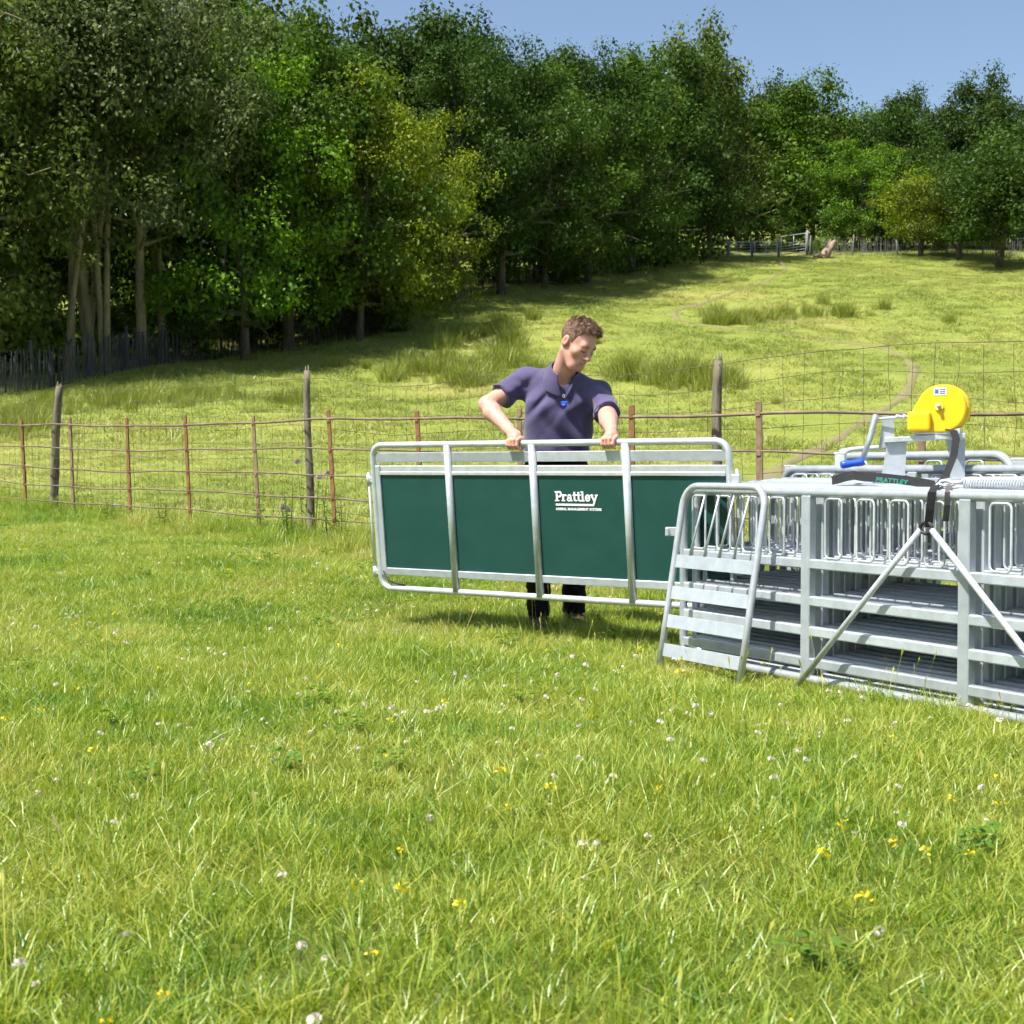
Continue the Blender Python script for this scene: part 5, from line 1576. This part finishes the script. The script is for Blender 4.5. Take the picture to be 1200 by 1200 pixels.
for sx in (-1, 1):
    mb = MB(); mb.tube([hp(0.014*sx, 0.0945, 0.022), hp(0.030*sx, 0.093, 0.028), hp(0.046*sx, 0.081, 0.022)], [0.0036, 0.0055, 0.0028], 6); pchild('eyebrow', mb.mesh('eyebrow', M_hair))
    mb = MB(); mb.tube([hp(0.018*sx, 0.089, -0.005), hp(0.031*sx, 0.0905, -0.0075), hp(0.044*sx, 0.083, -0.004)], [0.0018, 0.0032, 0.0018], 5); pchild('eyelashes', mb.mesh('eyelashes', M_dark))

mb = MB(); mb.tube([hp(-0.014, 0.085, -0.0635), hp(0, 0.0885, -0.0635), hp(0.014, 0.085, -0.0635)], 0.0035, 6); pchild('teeth', mb.mesh('teeth', M_white))
# polo shirt
shirt = SDF((-0.30, 7.10, 0.90), (0.72, 7.90, 1.56), 0.0058)
s = shirt
def trunk_fn(a, b, r1, r2, q):
    a, b = np.array(a, float), np.array(b, float); ab = b-a
    def fn(x, y, z):
        t = np.clip((z-a[2])/ab[2], -0.15, 1.15)
        dx = x-(a[0]+t*ab[0]); dy = (y-(a[1]+t*ab[1]))*q
        n4 = (np.abs(dx)**2.5+np.abs(dy)**2.5)**(1/2.5)+0.20*np.clip((z-1.22)/0.21, 0, 1.4)**2.6
        return (n4-(r1+(r2-r1)*np.clip(t, 0, 1)))*0.75
    return fn
s.op(trunk_fn((CH[0]+0.005, CH[1]-0.01, 1.36), (BE[0]+0.005, BE[1]-0.005, 0.90), 0.190, 0.180, 1.50), (0.0, 7.35, 0.86), (0.5, 7.75, 1.45), 0.03)
s.cone(SL+np.array([0.02, 0, 0.0]), SR+np.array([-0.02, 0, 0.0]), 0.072, 0.070, 0.09)
s.cone(NB+np.array([0, 0.015, -0.01]), SL*0.75+NB*0.25+np.array([0, 0, 0.02]), 0.068, 0.058, 0.05); s.cone(NB+np.array([0, 0.015, -0.01]), SR*0.75+NB*0.25+np.array([0, 0, 0.0]), 0.062, 0.056, 0.05)
sl_end, sr_end = SL+(EL-SL)*0.62, SR+(ER-SR)*0.90
s.cone(SL, sl_end+(EL-SL)*0.1, 0.074, 0.072, 0.04); s.cone(SR, sr_end+(ER-SR)*0.1, 0.070, 0.068, 0.04)
x, y, z = s._xyz(tuple(slice(0, len(a)) for a in s.ax))
# folds: diagonal drags from the arms to the waist, soft wrinkles
def crease(a, sharp=3.0):
    return (0.5+0.5*np.sin(a))**(sharp*1.8)-0.25
fold = 0*y+0.011*crease(26*(x*0.85+z*0.50)+1.6*np.sin(5*z+1), 2.5)*np.clip((1.30-z)/0.22, 0, 1)*np.clip((x-0.02)/0.15, 0.25, 1)
fold += 0.010*crease(44*(z*0.75-x*0.66)+2*np.sin(8*x+1), 2.5)*np.exp(-((x-(SL[0]+0.06))**2+(z-1.30)**2)/0.12**2)
fold += 0.011*crease(46*(z*0.66+x*0.75)+1.5*np.sin(9*z), 2.5)*np.exp(-((x-(SR[0]-0.07))**2+(z-1.20)**2)/0.13**2)
fold += 0.0030*np.sin(19*x+27*z+3*np.sin(11*y))+0.002*np.sin(41*x-33*z+2*np.sin(17*z))
fold += 0.007*crease(58*z+9*x+1.5*np.sin(14*x), 2.0)*np.clip((1.08-z)/0.08, 0, 1)
fold += 0.007*crease(60*(z*0.9+x*0.5), 2.0)*np.exp(-((x-(SL[0]-0.04))**2+(z-1.36)**2)/0.06**2)
s.F = (s.F+1.7*fold).astype(np.float32)
s.cut((0, 0, 0.955), (0.05, 0, -1))
s.cut(sl_end, EL-SL, np.minimum(sl_end, EL)-0.14, np.maximum(sl_end, EL)+np.array([0.06, 0.14, 0.05]))
s.cut(sr_end, ER-SR, np.minimum(sr_end, ER)-np.array([0.12, 0.14, 0.14]), np.maximum(sr_end, ER)+np.array([0.14, 0.03, 0.08]))
# neck opening
nax = unit(hp(0, -0.03, -0.06)-NB)
s.cone(NB-nax*0.005+np.array([0, -0.02, 0]), NB+nax*0.16, 0.064, 0.075, 0.006, 'sub')
s.cone(NB+np.array([0.006, -0.075, 0.0]), NB+np.array([0.010, -0.125, -0.075]), 0.030, 0.006, 0.006, 'sub')
M_shirt = surf_mat('purple_polo_cotton', (0.070, 0.058, 0.130), (0.092, 0.078, 0.165), scale=9, rough=0.9, bump=0.25, bump_scale=260, spec=0.2, sheen=0.25)
so = pchild('polo_shirt', s.mesh('polo_shirt', M_shirt))
# sleeve hems and collar
for c_, d_, r_ in ((sl_end, EL-SL, 0.0715), (sr_end, ER-SR, 0.0675)):
    d_ = unit(d_); a1 = unit(np.cross(d_, [0, 0, 1.0])); a2 = np.cross(d_, a1)
    mb = MB(); mb.tube([c_-d_*0.006+r_*(a1*math.cos(t)+a2*math.sin(t)) for t in np.linspace(0, 6.283, 30, endpoint=False)], 0.0026, 6, closed=True)
    q = mb.build('sleeve_hem', M_shirt, so)
col = SDF(NB-0.16, NB+0.16, 0.0042)
cx_, cy_ = unit(np.cross(nax, [0, -1.0, 0])), None
x, y, z = col._xyz(tuple(slice(0, len(a)) for a in col.ax))
c0 = NB+np.array([0.004, -0.010, 0.010])
t_ = (x-c0[0])*nax[0]+(y-c0[1])*nax[1]+(z-c0[2])*nax[2]
ex = np.array([1.0, 0, 0])-nax*nax[0]; ex /= np.linalg.norm(ex); ey = np.cross(nax, ex)
u_ = (x-c0[0])*ex[0]+(y-c0[1])*ex[1]+(z-c0[2])*ex[2]; v_ = (x-c0[0])*ey[0]+(y-c0[1])*ey[1]+(z-c0[2])*ey[2]
frontness = np.clip(-v_/0.09, 0, 1)
rad = np.sqrt(u_**2+(v_*0.92)**2); rr_ = 0.082+(0.030-t_)*0.42
shell = np.abs(rad-rr_)-0.0055
shell = np.maximum(shell, t_-0.042); shell = np.maximum(shell, -t_-(0.018+0.040*frontness))
ang = np.arctan2(u_-0.008, -v_)
gap = 0.05+np.clip((0.035-(-t_)), -0.2, 0.2)*0.0+np.clip((t_+0.055)*5.5, 0.05, 0.6)
col.F = np.maximum(shell, (gap-np.abs(ang))*0.07).astype(np.float32)
cm = col.mesh('collar', M_shirt)
co_ = obj('collar', cm, so)

# trousers
tro = SDF((-0.05, 7.40, 0.10), (0.62, 7.98, 1.02), 0.0062)
s = tro
s.ell(PEL+np.array([0.01, 0.01, -0.02]), (0.178, 0.125, 0.15), None, 0.02)
for h_, k_, a_, w_ in ((HL_, KL, AL, 0.062), (HR_, KR, AR, 0.066)):
    s.cone(h_, k_, 0.098, 0.074, 0.04); s.cone(k_, a_, 0.074, w_, 0.03)
x, y, z = s._xyz(tuple(slice(0, len(a)) for a in s.ax))
s.F = (s.F+0.004*np.sin(60*z+14*x)*np.clip((0.45-z)/0.2, 0, 1)).astype(np.float32)
s.cut((0, 0, 0.99), (0, 0, 1)); s.cut((0, 0, 0.10), (0, 0, -1))
pchild('trousers', s.mesh('trousers', surf_mat('black_trousers', (0.007, 0.007, 0.010), (0.014, 0.014, 0.018), scale=12, rough=0.9, bump=0.3, bump_scale=150, spec=0.2)))
# boots
M_boot = surf_mat('brown_boot_leather', (0.040, 0.024, 0.013), (0.085, 0.052, 0.030), scale=24, rough=0.75, bump=0.4, bump_scale=90)
for a_, dr in ((AL, np.array([0.02, -1.0, 0])), (AR, np.array([0.10, -1.0, 0]))):
    bt = SDF(np.array([a_[0]-0.14, a_[1]-0.32, -0.02]), np.array([a_[0]+0.16, a_[1]+0.14, 0.24]), 0.005)
    d_ = unit(dr); f0 = np.array([a_[0], a_[1], 0.045])
    bt.cone(np.array([a_[0], a_[1]+0.01, 0.19]), f0+d_*-0.01, 0.052, 0.052, 0.02)
    bt.cone(f0-d_*0.035, f0+d_*0.14, 0.042, 0.046, 0.03)
    bt.ell(f0+d_*0.165+np.array([0, 0, 0.008]), (0.050, 0.062, 0.046), None, 0.03)
    bt.cut((0, 0, 0.012), (0, 0, -1)); bt.cut((0, 0, 0.20), (0, 0, 1))
    bo = pchild('boot', bt.mesh('boot', M_boot))
    so_ = SDF(np.array([a_[0]-0.14, a_[1]-0.32, -0.03]), np.array([a_[0]+0.16, a_[1]+0.14, 0.06]), 0.005)
    so_.cone(f0-d_*0.04+np.array([0, 0, -0.03]), f0+d_*0.165+np.array([0, 0, -0.03]), 0.050, 0.056, 0.01)
    so_.cut((0, 0, 0.024), (0, 0, 1)); so_.cut((0, 0, -0.006), (0, 0, -1))
    obj('sole', so_.mesh('sole', M_dark), bo)

# whistle on a short cord at the placket
wh = W(661, 473, 7.30)
wo_ = empty('whistle', tuple(wh)); tag(wo_, 'small blue whistle on a cord hanging from the shirt placket', 'whistle')
mb = MB(); mb.box((-0.017, -0.009, -0.012), (0.017, 0.009, 0.012), 0.004); mb.tube([(-0.010, 0.0, -0.010), (0.010, 0.0, -0.010)], 0.012, 10); mb.build('whistle_body', M_blue, wo_)
mb = MB(); mb.tube([(0, 0, 0.012), (0.003, 0.004, 0.03), (-0.012, 0.012, 0.065), (-0.004, 0.03, 0.095)], 0.0018, 5); mb.tube([(0, 0, 0.012), (0.012, 0.006, 0.035), (0.016, 0.016, 0.065), (0.006, 0.03, 0.095)], 0.0018, 5); mb.build('cord', M_black, wo_)
mb = MB(); mb.tube([(-0.002+0.006*math.cos(t), 0.004, 0.040+0.008*math.sin(t)) for t in np.linspace(0, 6.28, 10, endpoint=False)], 0.0016, 5, closed=True); mb.build('ring', M_galv2, wo_)
